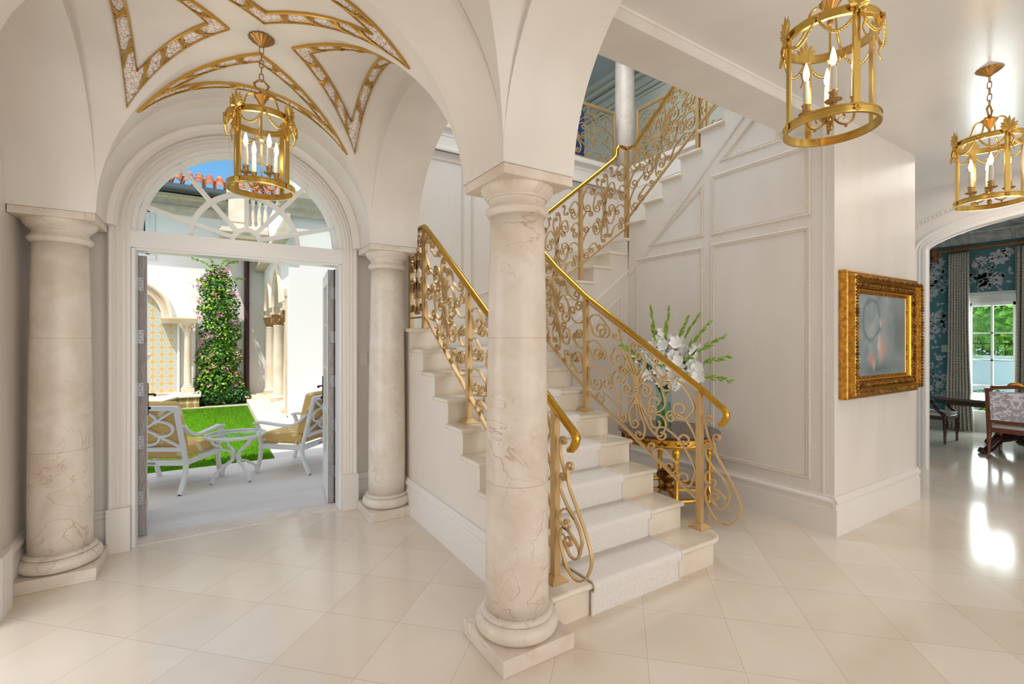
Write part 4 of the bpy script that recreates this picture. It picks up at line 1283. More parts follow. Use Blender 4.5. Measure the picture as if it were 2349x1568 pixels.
# ------------------------------------------------------------------ lanterns
def make_lantern(x, y, z, label):
    r = thing('hanging_lantern', label, 'lantern', (x, y, z), 'brass hanging lanterns')
    B = 'lantern_brass'; A = 'antique_brass'
    c = (x, y, z)
    MB().lathe([(0.006, -0.048), (0.014, -0.044), (0.020, -0.036), (0.034, -0.028), (0.054, -0.012), (0.064, -0.004), (0.066, 0.0)], c, 64, rib=(16, 0.06)).build('canopy', A, r, sharp=None)
    mb = MB()
    zz = -0.040
    for i in range(5):
        h, w_ = 0.023, 0.0105
        pts = []
        for j in range(16):
            a = 2 * pi * j / 16
            px = w_ * cos(a); pz = (h - w_) * (1 if sin(a) > 0 else -1) * (1 if abs(sin(a)) > 0.1 else 0) + w_ * sin(a)
            pts.append((x + (px if i % 2 == 0 else 0), y + (0 if i % 2 == 0 else px), z + zz - h + pz))
        mb.tube(pts, 0.0029, 6, closed=True)
        zz -= 0.0395
    mb.build('chain', A, r)
    mb = MB()
    lp = [(0, -0.232), (0.016, -0.240), (0.034, -0.262), (0.026, -0.285), (0.006, -0.302)]
    for sg in (1, -1):
        mb.tube(crom([(x + sg * px, y, z + pz) for px, pz in lp], 5), 0.0055, 8)
        mb.ball((x + sg * 0.036, y, z - 0.262), 0.008, 8, 6); mb.ball((x + sg * 0.022, y, z - 0.247), 0.006, 8, 6)
    mb.build('suspension_loop', A, r)
    MB().lathe([(0.004, -0.425), (0.010, -0.418), (0.012, -0.405), (0.006, -0.396), (0.008, -0.385), (0.014, -0.372), (0.024, -0.350), (0.036, -0.332), (0.040, -0.326), (0.030, -0.318), (0.014, -0.310), (0.008, -0.298)], c, 48, rib=(12, 0.07)).build('crown', A, r, sharp=None)
    for k in range(4):
        a = k * pi / 2
        pts = [(0.018, -0.338), (0.048, -0.323), (0.072, -0.335), (0.084, -0.370), (0.100, -0.415), (0.130, -0.448), (0.165, -0.466)]
        MB().tube(crom([(x + q * cos(a), y + q * sin(a), z + h) for q, h in pts], 6), 0.0052, 8).build('arm', B, r)
    R = 0.172
    rp = [(R - 0.010, -0.017), (R + 0.003, -0.017), (R + 0.004, -0.011), (R + 0.001, -0.009), (R + 0.001, 0.009), (R + 0.004, 0.011), (R + 0.003, 0.017), (R - 0.010, 0.017), (R - 0.010, -0.017)]
    for nm, zc_ in (('top_ring', -0.470), ('bottom_ring', -0.850)):
        n = 72; V = []; F = []; kk = len(rp) - 1
        for i in range(n):
            a = 2 * pi * i / n
            for q, h in rp[:-1]: V.append((x + q * cos(a), y + q * sin(a), z + zc_ + h))
        for i in range(n):
            for j in range(kk):
                F.append((i * kk + j, ((i + 1) % n) * kk + j, ((i + 1) % n) * kk + (j + 1) % kk, i * kk + (j + 1) % kk))
        MB().add(V, F).build(nm, B, r, sharp=0.5)
    for k in range(4):
        a = pi / 4 + k * pi / 2
        ca, sa = cos(a), sin(a)
        def P(rad, tan, h): return Vector((x + ca * rad - sa * tan, y + sa * rad + ca * tan, z + h))
        MB().bar(P(R - 0.004, 0, -0.84), P(R - 0.004, 0, -0.48), 0.026, 0.010, (ca, sa, 0)).build('stile', B, r, bevel=0.001)
        pm = MB()
        for j in range(-4, 5):
            t = j * 0.36
            L = 0.088 - 0.012 * abs(j)
            b = P(R + 0.008, 0, -0.462); e = P(R + 0.012, sin(t) * L, -0.462 + cos(t) * L)
            n0 = Vector((ca, sa, 0)); tt = (e - b).normalized(); ss = tt.cross(n0)
            V = [b + n0 * 0.002, b.lerp(e, 0.72) + ss * 0.0095, e, b.lerp(e, 0.72) - ss * 0.0095, b.lerp(e, 0.6) + n0 * 0.007, b.lerp(e, 0.6) - n0 * 0.003]
            pm.add(V, [(0, 1, 4), (1, 2, 4), (2, 3, 4), (3, 0, 4), (1, 0, 5), (2, 1, 5), (3, 2, 5), (0, 3, 5)])
        for sg in (-1, 1):
            C = curl2([(0, 0), (0.014, 0.006), (0.024, 0.002)], None, (0.006, -1, 1.0), 4)
            pm.tube([P(R + 0.008, sg * q.x, -0.472 + q.y) for q in C], 0.003, 5)
            pm.tube(crom([P(R + 0.010, sg * 0.010, -0.482), P(R + 0.018, sg * 0.018, -0.520), P(R + 0.014, sg * 0.013, -0.555), P(R + 0.02, sg * 0.02, -0.585)], 5), [0.004] * 10 + [0.003] * 6, 5)
        pm.ball(P(R + 0.006, 0, -0.470), 0.011, 10, 6)
        pm.build('palmette', B, r, sharp=0.8)
        rs = MB()
        for j in range(8):
            q = 2 * pi * j / 8
            rs.ball(P(R + 0.006, 0.010 * cos(q), -0.850 + 0.010 * sin(q)), 0.0052, 6, 4)
        rs.ball(P(R + 0.008, 0, -0.850), 0.0065, 8, 6)
        rs.build('rosette', B, r)
        for h_ in (0, 1):
            a0 = a + h_ * pi / 4
            pts = []
            for j in range(17):
                f = j / 16
                q = a0 + f * pi / 4
                pts.append((x + (R + 0.010) * cos(q), y + (R + 0.010) * sin(q), z - 0.468 - 0.082 * (1 - (2 * f - 1) ** 2)))
            sw = MB().tube(pts, 0.0052, 7)
            for j in range(1, 16, 1):
                sw.ball(pts[j], 0.0068, 6, 4)
            sw.build('swag', B, r, sharp=None)
        q = a + pi / 4
        MB().ball((x + (R + 0.007) * cos(q), y + (R + 0.007) * sin(q), z - 0.468), 0.009, 10, 6).build('stud', B, r)
    MB().lathe([(0.160, -0.845), (0.160, -0.475)], c, 48, cap=False).build('glass_cylinder', 'lantern_glass', r, sharp=None)
    MB().lathe([(0.0045, -0.800), (0.0045, -0.585), (0.010, -0.580), (0.014, -0.572), (0.010, -0.564), (0.0045, -0.560), (0.0045, -0.42)], c, 16).build('centre_rod', B, r)
    hub = MB().lathe([(0.002, -0.868), (0.010, -0.862), (0.013, -0.852), (0.009, -0.842), (0.006, -0.836), (0.012, -0.826), (0.020, -0.815), (0.014, -0.800), (0.006, -0.790)], c, 24)
    hub.build('hub', A, r, sharp=None)
    for k in range(4):
        a = radians(22) + k * pi / 2
        ca, sa = cos(a), sin(a)
        pts = [(0.012, -0.815), (0.030, -0.838), (0.055, -0.848), (0.078, -0.832), (0.086, -0.800)]
        am = MB().tube(crom([(x + q * ca, y + q * sa, z + h) for q, h in pts], 6), 0.0048, 8)
        am.tube(crom([(x + q * ca, y + q * sa, z + h) for q, h in ((0.026, -0.826), (0.040, -0.806), (0.052, -0.814), (0.046, -0.826))], 5), 0.003, 6)
        am.ball((x + 0.055 * ca, y + 0.055 * sa, z - 0.856), 0.006, 6, 5)
        cc = (x + 0.086 * ca, y + 0.086 * sa, z)
        am.lathe([(0.004, -0.806), (0.010, -0.798), (0.009, -0.788), (0.026, -0.783), (0.031, -0.777), (0.027, -0.776), (0.011, -0.774), (0.016, -0.762), (0.013, -0.752), (0.018, -0.741), (0.016, -0.738), (0.006, -0.738)], cc, 20, rib=(10, 0.03))
        am.build('candle_arm', A, r, sharp=0.7)
        MB().lathe([(0.0115, -0.740), (0.0125, -0.70), (0.011, -0.652), (0.0105, -0.640), (0.004, -0.637)], cc, 14).build('candle', 'candle', r)
        MB().lathe([(0.005, -0.638), (0.010, -0.625), (0.0125, -0.610), (0.010, -0.592), (0.005, -0.572), (0.0015, -0.560)], cc, 14).build('bulb', 'bulb', r, sharp=None)
    return r
def lantern_glow(x, y, z):
    light('lantern_glow', 'POINT', (x, y, z - 0.60), 3.0, (1.0, 0.80, 0.55), radius=0.09)
L1 = make_lantern(CXB, YCB, 3.205, 'brass lantern hanging from the gilded vault in front of the arched window')
L2 = copy_tree(L1)
L2['label'] = 'large near brass lantern at the top right, hanging in front of the plain ceiling'
L2.matrix_basis = Matrix.Translation((2.20, 0.977, ZC + 0.01)) @ Matrix.Rotation(radians(9), 4, 'Z')
L3 = copy_tree(L1)
L3['label'] = 'farther brass lantern at the right edge, hanging before the dining room arch'
L3.matrix_basis = Matrix.Translation((4.22, 0.944, ZC)) @ Matrix.Rotation(radians(-5), 4, 'Z')
for p in ((CXB, YCB, 3.205), (2.20, 0.977, ZC), (4.22, 0.944, ZC)):
    lantern_glow(*p)

# ------------------------------------------------------------------ round console table under the stairs
TC = (3.50, 2.90)
r = thing('console_table', 'round gilt console table with dark polished top behind the right stair railing', 'table', (TC[0], TC[1], 0))
c = (TC[0], TC[1], 0)
MB().lathe([(0.40, 0.664), (0.432, 0.667), (0.442, 0.674), (0.446, 0.682), (0.440, 0.690), (0.001, 0.6905)], c, 64).build('tabletop', 'mahogany', r, sharp=0.6)
MB().lathe([(0.395, 0.585), (0.405, 0.587), (0.408, 0.595), (0.402, 0.600), (0.402, 0.652), (0.410, 0.656), (0.412, 0.664), (0.395, 0.665)], c, 64, cap=False).build('apron', 'gilt_plain', r, sharp=0.4)
for k in range(16):
    a = 2 * pi * (k + 0.5) / 16
    cv = MB()
    for j in range(-3, 4):
        q = a + j * 0.042
        cv.ball((c[0] + 0.403 * cos(q), c[1] + 0.403 * sin(q), 0.626 + 0.010 * cos(j * 2.1)), 0.013 - 0.0015 * abs(j), 7, 5)
    cv.build('apron_carving', 'gilt_carved', r, sharp=None)
for k in range(4):
    a = radians(-39) + k * pi / 2
    p = (c[0] + 0.362 * cos(a), c[1] + 0.362 * sin(a), 0)
    lg = [(0.010, 0.0), (0.016, 0.012), (0.012, 0.026), (0.017, 0.034), (0.013, 0.044), (0.0155, 0.10), (0.024, 0.118), (0.026, 0.130), (0.022, 0.142), (0.018, 0.150),
          (0.020, 0.30), (0.023, 0.46), (0.026, 0.470), (0.021, 0.478), (0.026, 0.500), (0.034, 0.520), (0.030, 0.534), (0.034, 0.545), (0.032, 0.560), (0.028, 0.570), (0.034, 0.590)]
    MB().lathe(lg, p, 40, rib=(10, 0.045)).build('leg', 'gilt_plain', r, sharp=0.8)
MB().lathe([(0.315, 0.128), (0.355, 0.128), (0.360, 0.140), (0.355, 0.152), (0.315, 0.152), (0.310, 0.140), (0.315, 0.128)], c, 56, cap=False).build('stretcher', 'gilt_plain', r)
sx_ = MB()
for k in range(4):
    a = radians(-39) + k * pi / 2
    sx_.bar((c[0] + 0.08 * cos(a), c[1] + 0.08 * sin(a), 0.14), (c[0] + 0.33 * cos(a), c[1] + 0.33 * sin(a), 0.14), 0.03, 0.02)
sx_.build('stretcher_spoke', 'gilt_plain', r)
MB().lathe([(0.05, 0.13), (0.09, 0.15), (0.06, 0.17), (0.03, 0.19), (0.05, 0.22), (0.095, 0.26), (0.10, 0.285), (0.07, 0.31), (0.04, 0.32), (0.05, 0.335), (0.015, 0.36), (0.002, 0.38)], c, 32, rib=(12, 0.05)).build('stretcher_urn', 'gilt_carved', r, sharp=None)

# glass vase
VX, VY, VZ = 3.43, 2.885, 0.6915
r = thing('glass_vase', 'tall clear glass vase of flowers on the round gilt console table', 'vase', (VX, VY, VZ))
MB().lathe([(0.0, 0.0), (0.070, 0.0), (0.072, 0.02), (0.066, 0.20), (0.068, 0.33), (0.082, 0.40), (0.080, 0.402), (0.064, 0.33), (0.062, 0.20), (0.066, 0.025), (0.0, 0.02)], (VX, VY, VZ), 40).build('vessel', 'vase_glass', r, sharp=None)
MB().lathe([(0.0, 0.022), (0.064, 0.026), (0.061, 0.20), (0.060, 0.24), (0.0, 0.24)], (VX, VY, VZ), 32).build('water', 'vase_water', r)

# gladioli
rg = random.Random(11)
def petal(mb, base, d, n, L, w_):
    s_ = d.cross(n).normalized()
    V = []; rows = 4
    for i in range(rows + 1):
        t = i / rows
        ww = w_ * sin(pi * (0.12 + 0.80 * t)) * 0.5
        cen = base + d * (L * t) + n * (L * 0.35 * t * t)
        for j in (-1, 0, 1):
            V.append(cen + s_ * (ww * j) - n * (0.25 * ww * abs(j)) + n * (0.15 * ww * j * sin(6 * t + ww * 900)))
    F = []
    for i in range(rows):
        for j in range(2):
            F.append((3 * i + j, 3 * i + j + 1, 3 * i + 4 + j, 3 * i + 3 + j))
    mb.add(V, F)
def gladiolus(tip, label, nb, nf, lean):
    root = Vector((VX + lean[0] * -0.03, VY + lean[1] * -0.03, VZ + 0.03))
    rim = Vector((VX + lean[0] * 0.048, VY + lean[1] * 0.048, VZ + 0.40))
    tip = Vector(tip)
    mid = rim.lerp(tip, 0.5) + Vector((0, 0, 0.05 + 0.05 * rg.random()))
    C = crom([root, rim, mid, tip], 12)
    th = thing('gladiolus', label, 'flower', tuple(rim), 'white gladioli in the glass vase')
    n = len(C)
    MB().tube(C, [0.0055 - 0.0042 * i / n for i in range(n)], 6).build('stem', 'stem_green', th, sharp=None)
    i0 = 14
    tot = nb + nf
    for k in range(tot):
        f = (k + 0.4) / tot if k >= nf else 0.50 * (k + 0.4) / nf
        if k >= nf: f = 0.46 + 0.54 * (k - nf + 0.5) / nb
        i = min(n - 2, int(i0 + f * (n - 1 - i0)))
        t = (C[i + 1] - C[i]).normalized()
        ph = rg.random() * 6.28 if k < nf else (pi * k + rg.uniform(-0.5, 0.5))
        o1 = t.orthogonal().normalized(); o2 = t.cross(o1)
        sd = o1 * cos(ph) + o2 * sin(ph)
        if k < nf:
            mb = MB()
            face = (sd * 1.0 + t * 0.35 + Vector((-0.45, -0.6, 0.0)) * 0.6).normalized()
            b = C[i] + sd * 0.008
            e1 = face.orthogonal().normalized(); e2 = face.cross(e1)
            sz = rg.uniform(0.056, 0.074)
            for q in range(6):
                a = q * pi / 3 + rg.uniform(-0.15, 0.15)
                dr = (e1 * cos(a) + e2 * sin(a)) * 0.85 + face * 0.5
                petal(mb, b + face * 0.012, dr.normalized(), face, sz, sz * 0.85)
            o = mb.build('blossom', 'petal_white', th, sharp=None)
        else:
            L = 0.088 - 0.046 * (k - nf) / max(1, nb)
            d = (t * 0.90 + sd * 0.42).normalized()
            b = C[i]
            pts = [b, b + d * L * 0.35, b + d * L * 0.7, b + d * L]
            MB().tube(pts, [0.0040, 0.0115, 0.0085, 0.001], 6).build('bud', 'bud_green', th, sharp=None)
tips = [((3.42, 3.03, 1.80), (-0.6, 0.2)), ((3.47, 2.86, 1.80), (0, 0.1)), ((3.53, 2.70, 1.70), (0.3, -0.2)), ((3.66, 2.68, 1.73), (0.5, -0.3)),
        ((3.66, 2.57, 1.66), (0.6, -0.5)), ((3.74, 2.48, 1.53), (0.8, -0.5)), ((3.62, 2.36, 1.36), (0.7, -0.7)), ((3.50, 2.26, 1.17), (0.6, -0.8)),
        ((3.28, 3.10, 1.52), (-0.7, 0.5)), ((3.20, 3.18, 1.45), (-0.8, 0.5)), ((3.18, 3.10, 1.33), (-0.9, 0.2)), ((3.05, 2.98, 1.22), (-0.9, -0.1)),
        ((3.36, 2.96, 1.62), (-0.4, 0.1)), ((3.62, 3.02, 1.66), (0.4, 0.4)), ((3.30, 2.52, 1.20), (-0.3, -0.9)), ((3.45, 2.60, 1.35), (0.1, -0.9)),
        ((3.22, 2.74, 1.28), (-0.6, -0.6))]
where = ['tallest left gladiolus, its bare green tip leaning left above the stair rail', 'upright gladiolus at the middle top of the vase bouquet',
         'gladiolus just right of the upright middle one, with a forked-looking green tip', 'gladiolus leaning right, tip high in front of the panel beading',
         'gladiolus below the high right one, reaching toward the wide wall panel', 'long gladiolus arching far right, tip slightly raised',
         'gladiolus stretching right almost level, farthest right tip but one', 'gladiolus drooping to the lower right, tip pointing down',
         'gladiolus leaning left behind the handrail, uppermost of those left tips', 'gladiolus leaning left behind the rail scrolls, beside the second post',
         'gladiolus reaching left through the scrollwork at mid height', 'lowest left gladiolus, drooping behind the railing scrolls',
         'short gladiolus left of the upright one, buds close above the handrail', 'gladiolus standing at the back right of the bouquet',
         'gladiolus hanging forward with open white blossoms near the vase rim', 'gladiolus with open white blossoms at the front right of the bouquet',
         'gladiolus with white blossoms at the front left, partly behind the handrail']
for i, ((tp, ln), lb) in enumerate(zip(tips, where)):
    low = i in (14, 15, 16)
    gladiolus(tp, lb, 3 if low else 9, 8 if low else rg.choice((6, 7)), ln)
for k, (tp, lb) in enumerate((((3.50, 2.56, 1.44), 'broad dark green sword leaf leaning right in the bouquet'), ((3.42, 2.90, 1.48), 'narrow dark green sword leaf upright in the bouquet'),
                              ((3.22, 2.96, 1.34), 'dark green sword leaf leaning left in the bouquet'), ((3.60, 2.72, 1.45), 'dark green sword leaf at the back right of the bouquet'))):
    b = Vector((VX, VY, VZ + 0.30)); tp = Vector(tp)
    C = crom([b, b.lerp(tp, 0.5) + Vector((0, 0, 0.04)), tp], 8)
    s_ = Vector((0.8, -0.55, 0.1)).normalized(); V = []
    for i, p in enumerate(C):
        ww = 0.026 * sin(pi * (0.2 + 0.8 * i / (len(C) - 1)))
        V += [p - s_ * ww, p + Vector((-0.004, -0.004, 0)), p + s_ * ww, p + Vector((0.002, 0.002, 0))]
    F = []
    for i in range(len(C) - 1):
        for j in range(4): F.append((4 * i + j, 4 * i + (j + 1) % 4, 4 * i + 4 + (j + 1) % 4, 4 * i + 4 + j))
    tag(MB().add(V, F).build('sword_leaf', 'blade_green', sharp=None), lb, 'leaf', 'sword leaves in the glass vase')

# ------------------------------------------------------------------ framed painting
def painting_mat():
    m = mat('canvas_paint', s2l((140, 152, 156)), 0.55, bump=0.25, bscale=150)
    n, l, p = nodes_of(m)
    t = n.new('ShaderNodeTexCoord')
    nz = n.new('ShaderNodeTexNoise'); nz.inputs['Scale'].default_value = 7; nz.inputs['Detail'].default_value = 6
    l.new(t.outputs['Object'], nz.inputs['Vector'])
    ad = n.new('ShaderNodeVectorMath'); ad.operation = 'MULTIPLY_ADD'
    ad.inputs[1].default_value = (0.10, 0.0, 0.10)
    l.new(nz.outputs['Color'], ad.inputs[0]); l.new(t.outputs['Object'], ad.inputs[2])
    sp = n.new('ShaderNodeSeparateXYZ'); l.new(ad.outputs[0], sp.inputs[0])
    def M(op, a=None, b=None):
        k = n.new('ShaderNodeMath'); k.operation = op
        for i, v in ((0, a), (1, b)):
            if v is None: continue
            if isinstance(v, (int, float)): k.inputs[i].default_value = v
            else: l.new(v, k.inputs[i])
        return k.outputs[0]
    bgm = n.new('ShaderNodeValToRGB')
    e = bgm.color_ramp.elements
    e[0].position = 0.3; e[0].color = (*s2l((122, 138, 142)), 1); e[1].position = 0.7; e[1].color = (*s2l((160, 168, 168)), 1)
    l.new(nz.outputs['Fac'], bgm.inputs[0])
    out = bgm.outputs[0]
    def blob(cx, cz, rx, rz, col, soft=0.6, hole=None, amt=0.9):
        nonlocal out
        u = M('DIVIDE', M('SUBTRACT', sp.outputs['X'], cx + 0.05), rx); v = M('DIVIDE', M('SUBTRACT', sp.outputs['Z'], cz + 0.05), rz)
        d = M('SQRT', M('ADD', M('MULTIPLY', u, u), M('MULTIPLY', v, v)))
        if hole: d = M('ADD', M('ABSOLUTE', M('SUBTRACT', d, 1.0)), 1.0 - hole)
        mr = n.new('ShaderNodeMapRange'); mr.inputs['From Min'].default_value = 1.0; mr.inputs['From Max'].default_value = 1.0 - soft
        mr.inputs['To Min'].default_value = 0; mr.inputs['To Max'].default_value = amt
        l.new(d, mr.inputs['Value'])
        mx = n.new('ShaderNodeMix'); mx.data_type = 'RGBA'
        l.new(mr.outputs[0], mx.inputs['Factor']); l.new(out, mx.inputs['A']); mx.inputs['B'].default_value = (*col, 1)
        out = mx.outputs['Result']
    blob(5.20, 1.55, 0.34, 0.42, s2l((104, 116, 118)), 0.8)
    blob(4.78, 1.25, 0.55, 0.10, s2l((90, 108, 112)), 0.9)
    blob(4.62, 1.66, 0.16, 0.17, s2l((88, 108, 120)), 0.22, hole=0.18)
    blob(4.80, 1.42, 0.07, 0.17, s2l((196, 166, 150)), 0.8)
    blob(4.86, 1.40, 0.05, 0.12, s2l((188, 140, 138)), 0.8)
    blob(4.76, 1.46, 0.035, 0.10, s2l((200, 196, 196)), 0.9)
    blob(4.79, 1.64, 0.028, 0.05, s2l((206, 182, 158)), 0.8)
    blob(4.62, 1.34, 0.08, 0.09, s2l((188, 142, 134)), 0.9)
    blob(4.66, 1.28, 0.04, 0.07, s2l((204, 168, 146)), 0.9)
    l.new(out, p.inputs['Base Color'])
painting_mat()
fx0, fx1, fz0, fz1 = 4.095, 5.475, 1.035, 2.035
r = thing('framed_painting', 'soft grey-blue oil painting in a deep carved gilt frame on the white wall', 'painting', (4.785, YB, 1.035))
pth = [(fx0, YB, fz0), (fx0, YB, fz1), (fx1, YB, fz1), (fx1, YB, fz0)]
MB().sweep(pth, [(0, 0), (0, 0.055), (0.012, 0.062), (0.022, 0.062), (0.026, 0.078), (0.034, 0.098), (0.050, 0.108), (0.066, 0.100), (0.072, 0.080), (0.080, 0.076), (0.080, 0)], (0, -1, 0), closed=True).build('outer_moulding', 'gilt', r, sharp=0.4)
MB().sweep(pth, [(0.080, 0), (0.080, 0.070), (0.100, 0.074), (0.122, 0.058), (0.130, 0.046), (0.130, 0)], (0, -1, 0), closed=True).build('carved_band', 'gilt_carved', r, sharp=0.4)
MB().sweep(pth, [(0.130, 0), (0.130, 0.050), (0.138, 0.054), (0.146, 0.046), (0.152, 0.030), (0.165, 0.026), (0.170, 0.018), (0.170, 0)], (0, -1, 0), closed=True).build('sight_edge', 'gilt_plain', r, sharp=0.4)
def along(inset, step, rad, hgt, jit=0.0):
    cv = MB()
    q = [(fx0 + inset, fz0 + inset), (fx0 + inset, fz1 - inset), (fx1 - inset, fz1 - inset), (fx1 - inset, fz0 + inset)]
    for i in range(4):
        a, b = q[i], q[(i + 1) % 4]
        L = sqrt((a[0] - b[0]) ** 2 + (a[1] - b[1]) ** 2); k = int(L / step)
        for j in range(k):
            f = (j + 0.5) / k
            cv.ball((a[0] + (b[0] - a[0]) * f, YB - hgt, a[1] + (b[1] - a[1]) * f), rad * (0.75 + 0.5 * rg.random()), 6, 4, sq=(1, 1, 1.0))
    cv.build('leaf_carving', 'gilt_carved', r, sharp=None)
along(0.050, 0.026, 0.013, 0.108); along(0.104, 0.030, 0.014, 0.070); along(0.118, 0.022, 0.008, 0.060); along(0.158, 0.020, 0.008, 0.028)
MB().box(fx0 + 0.165, fx1 - 0.165, YB - 0.020, YB - 0.004, fz0 + 0.165, fz1 - 0.165).build('canvas', 'canvas_paint', r)

# wall switch between the door casing and the column
r = thing('switch_plate', 'small white switch plate on the wall beside the door casing', 'switch', (1.155, YW, 1.32))
MB().box(1.115, 1.195, YW - 0.006, YW, 1.26, 1.38).build('plate', 'switch', r, bevel=0.002)
for dx in (-0.018, 0.018):
    MB().box(1.155 + dx - 0.012, 1.155 + dx + 0.012, YW - 0.010, YW - 0.005, 1.285, 1.355).build('rocker', 'switch', r, bevel=0.002)
# ------------------------------------------------------------------ dining room
XG = 10.5
w = MB()
w.box(XG, XG + 0.15, 2.64, 3.6, 0, 3.32).box(XG, XG + 0.15, 1.44, 2.64, 2.09, 3.32).box(XG, XG + 0.15, -2.6, 1.44, 0, 3.32)
wd = w.build('wall_dining', 'wallpaper', **STR)
MB().box(XD + 0.2, XG + 0.15, 3.5, 3.6, 0, 3.32).build('wall_dining_north', 'wallpaper', **STR)
MB().box(XD + 0.2, XG + 0.15, -2.7, -2.6, 0, 3.32).build('wall_dining_south', 'wallpaper', **STR)
MB().box(XD, XG + 0.15, -2.7, 3.6, 3.32, 3.42).build('ceiling_dining', 'ceiling_paint', **STR)
MB().box(XG - 0.02, XG, 2.80, 3.5, 0, 0.20).box(XG - 0.02, XG, -2.6, 1.25, 0, 0.20).build('baseboard_dining', 'trim_paint', **STR)
mat('relief', s2l((222, 222, 220)), 0.6, col2=s2l((196, 196, 196)), nscale=11, detail=3, ramp=(0.42, 0.56), bump=0.9, bscale=11)
w = MB()
cv = [(XG, 3.06), (XG - 0.05, 3.06), (XG - 0.06, 3.09)] + [(XG - 0.06 - 0.62 * (1 - cos(pi / 2 * i / 8)), 3.09 + 0.215 * sin(pi / 2 * i / 8)) for i in range(9)] + [(XG - 0.72, 3.32), (XG, 3.32)]
w.prism(cv, lambda a, b, d: (a, d, b), -2.6, 3.5)
o_ = w.build('trim_13', 'relief', sharp=0.9, **STR)
for i in range(9):
    y = 3.3 - i * 0.62
    MB().tube([(a - 0.012, y, b - 0.006) for a, b in cv[2:11]], 0.022, 6).build('cornice_rib', 'relief', o_)
for zz, xx in ((3.075, XG - 0.055), (3.20, XG - 0.30)):
    MB().tube([(xx, -2.6, zz), (xx, 3.5, zz)], 0.018, 6).build('cornice_bead', 'relief', o_)
# painted blossoming branches on the wallpaper
def sprays():
    rp = random.Random(5)
    st, lf, fl = MB(), MB(), MB()
    x = XG - 0.004
    def leaf_(y, z, a, L, mb, wd_=0.42, dx=0.0):
        d = (cos(a), sin(a)); s_ = (-d[1], d[0])
        P = [(0, 0), (0.3, wd_ * 0.45), (0.6, wd_ * 0.4), (1, 0), (0.6, -wd_ * 0.4), (0.3, -wd_ * 0.45)]
        mb.add([(x - dx, y + L * (p * d[0] + q * s_[0]), z + L * (p * d[1] + q * s_[1])) for p, q in P], [(0, 1, 2, 3, 4, 5)])
    def blossom(y, z, R):
        for ring_, m_ in ((1.0, 9), (0.66, 7), (0.36, 5)):
            for j in range(m_):
                a = 2 * pi * j / m_ + rp.random() * 0.3
                leaf_(y + R * ring_ * 0.35 * cos(a), z + R * ring_ * 0.35 * sin(a), a, R * ring_ * 0.75, fl, 0.85, 0.002 + 0.001 * (1 - ring_))
    def branch(pts, blooms, n, L=0.085):
        C = crom([(x, y, z) for y, z in pts], 8)
        st.tube(C, [0.006 - 0.003 * i / len(C) for i in range(len(C))], 4)
        for i in range(n):
            c = C[int((0.1 + 0.9 * rp.random()) * (len(C) - 1))]
            a = rp.random() * 2 * pi
            off = rp.uniform(0.02, 0.11)
            leaf_(c.y + off * cos(a), c.z + off * sin(a), a + rp.uniform(-0.5, 0.5), L * rp.uniform(0.7, 1.25), lf, 0.5, 0.001)
        for y, z, R in blooms: blossom(y, z, R)
    branch([(2.86, 2.50), (2.98, 2.58), (3.06, 2.68), (3.02, 2.80), (3.16, 2.84)], [(2.98, 2.80, 0.085), (3.04, 2.60, 0.085), (3.17, 2.76, 0.06)], 46)
    branch([(2.88, 2.46), (3.00, 2.40), (3.08, 2.32), (3.18, 2.24)], [(3.06, 2.30, 0.08)], 30)
    branch([(2.88, 1.80), (2.98, 1.86), (3.06, 1.84), (3.17, 1.90)], [(3.05, 1.87, 0.095), (3.13, 1.84, 0.07)], 34)
    branch([(2.90, 1.76), (3.00, 1.68), (3.08, 1.56)], [(3.02, 1.66, 0.07), (3.07, 1.54, 0.05)], 26)
    branch([(3.04, 0.62), (3.02, 0.80), (3.05, 0.98), (3.00, 1.16)], [(2.97, 1.18, 0.05)], 26, 0.07)
    branch([(3.04, 0.80), (3.12, 0.92), (3.19, 1.10)], [(3.18, 1.13, 0.04), (3.18, 0.86, 0.045)], 20, 0.06)
    branch([(2.98, 0.66), (2.92, 0.78), (2.88, 0.90)], [(2.90, 0.86, 0.06), (2.96, 0.72, 0.06), (3.10, 0.66, 0.06)], 24, 0.06)
    branch([(2.52, 2.36), (2.44, 2.46), (2.30, 2.56), (2.10, 2.66)], [(2.24, 2.80, 0.12), (2.14, 2.86, 0.075)], 40)
    branch([(2.50, 2.36), (2.50, 2.52), (2.56, 2.66)], [(2.45, 2.76, 0.085), (2.50, 2.72, 0.06)], 18)
    branch([(2.40, 2.44), (2.28, 2.42), (2.12, 2.46)], [(2.27, 2.44, 0.075)], 24)
    for (y, z) in ((2.96, 2.10), (3.03, 1.36)):                                       # two small birds
        leaf_(y, z, 2.9, 0.075, fl, 0.45, 0.003); leaf_(y, z, 0.6, 0.06, fl, 0.4, 0.003); leaf_(y, z, -0.5, 0.06, fl, 0.4, 0.003)
    st.build('wallpaper_stems', 'branch_grey', wd, sharp=None)
    lf.build('wallpaper_leaves', 'leaf_paper', wd, sharp=None)
    fl.build('wallpaper_blossoms', 'petal_paper', wd, sharp=None)
sprays()
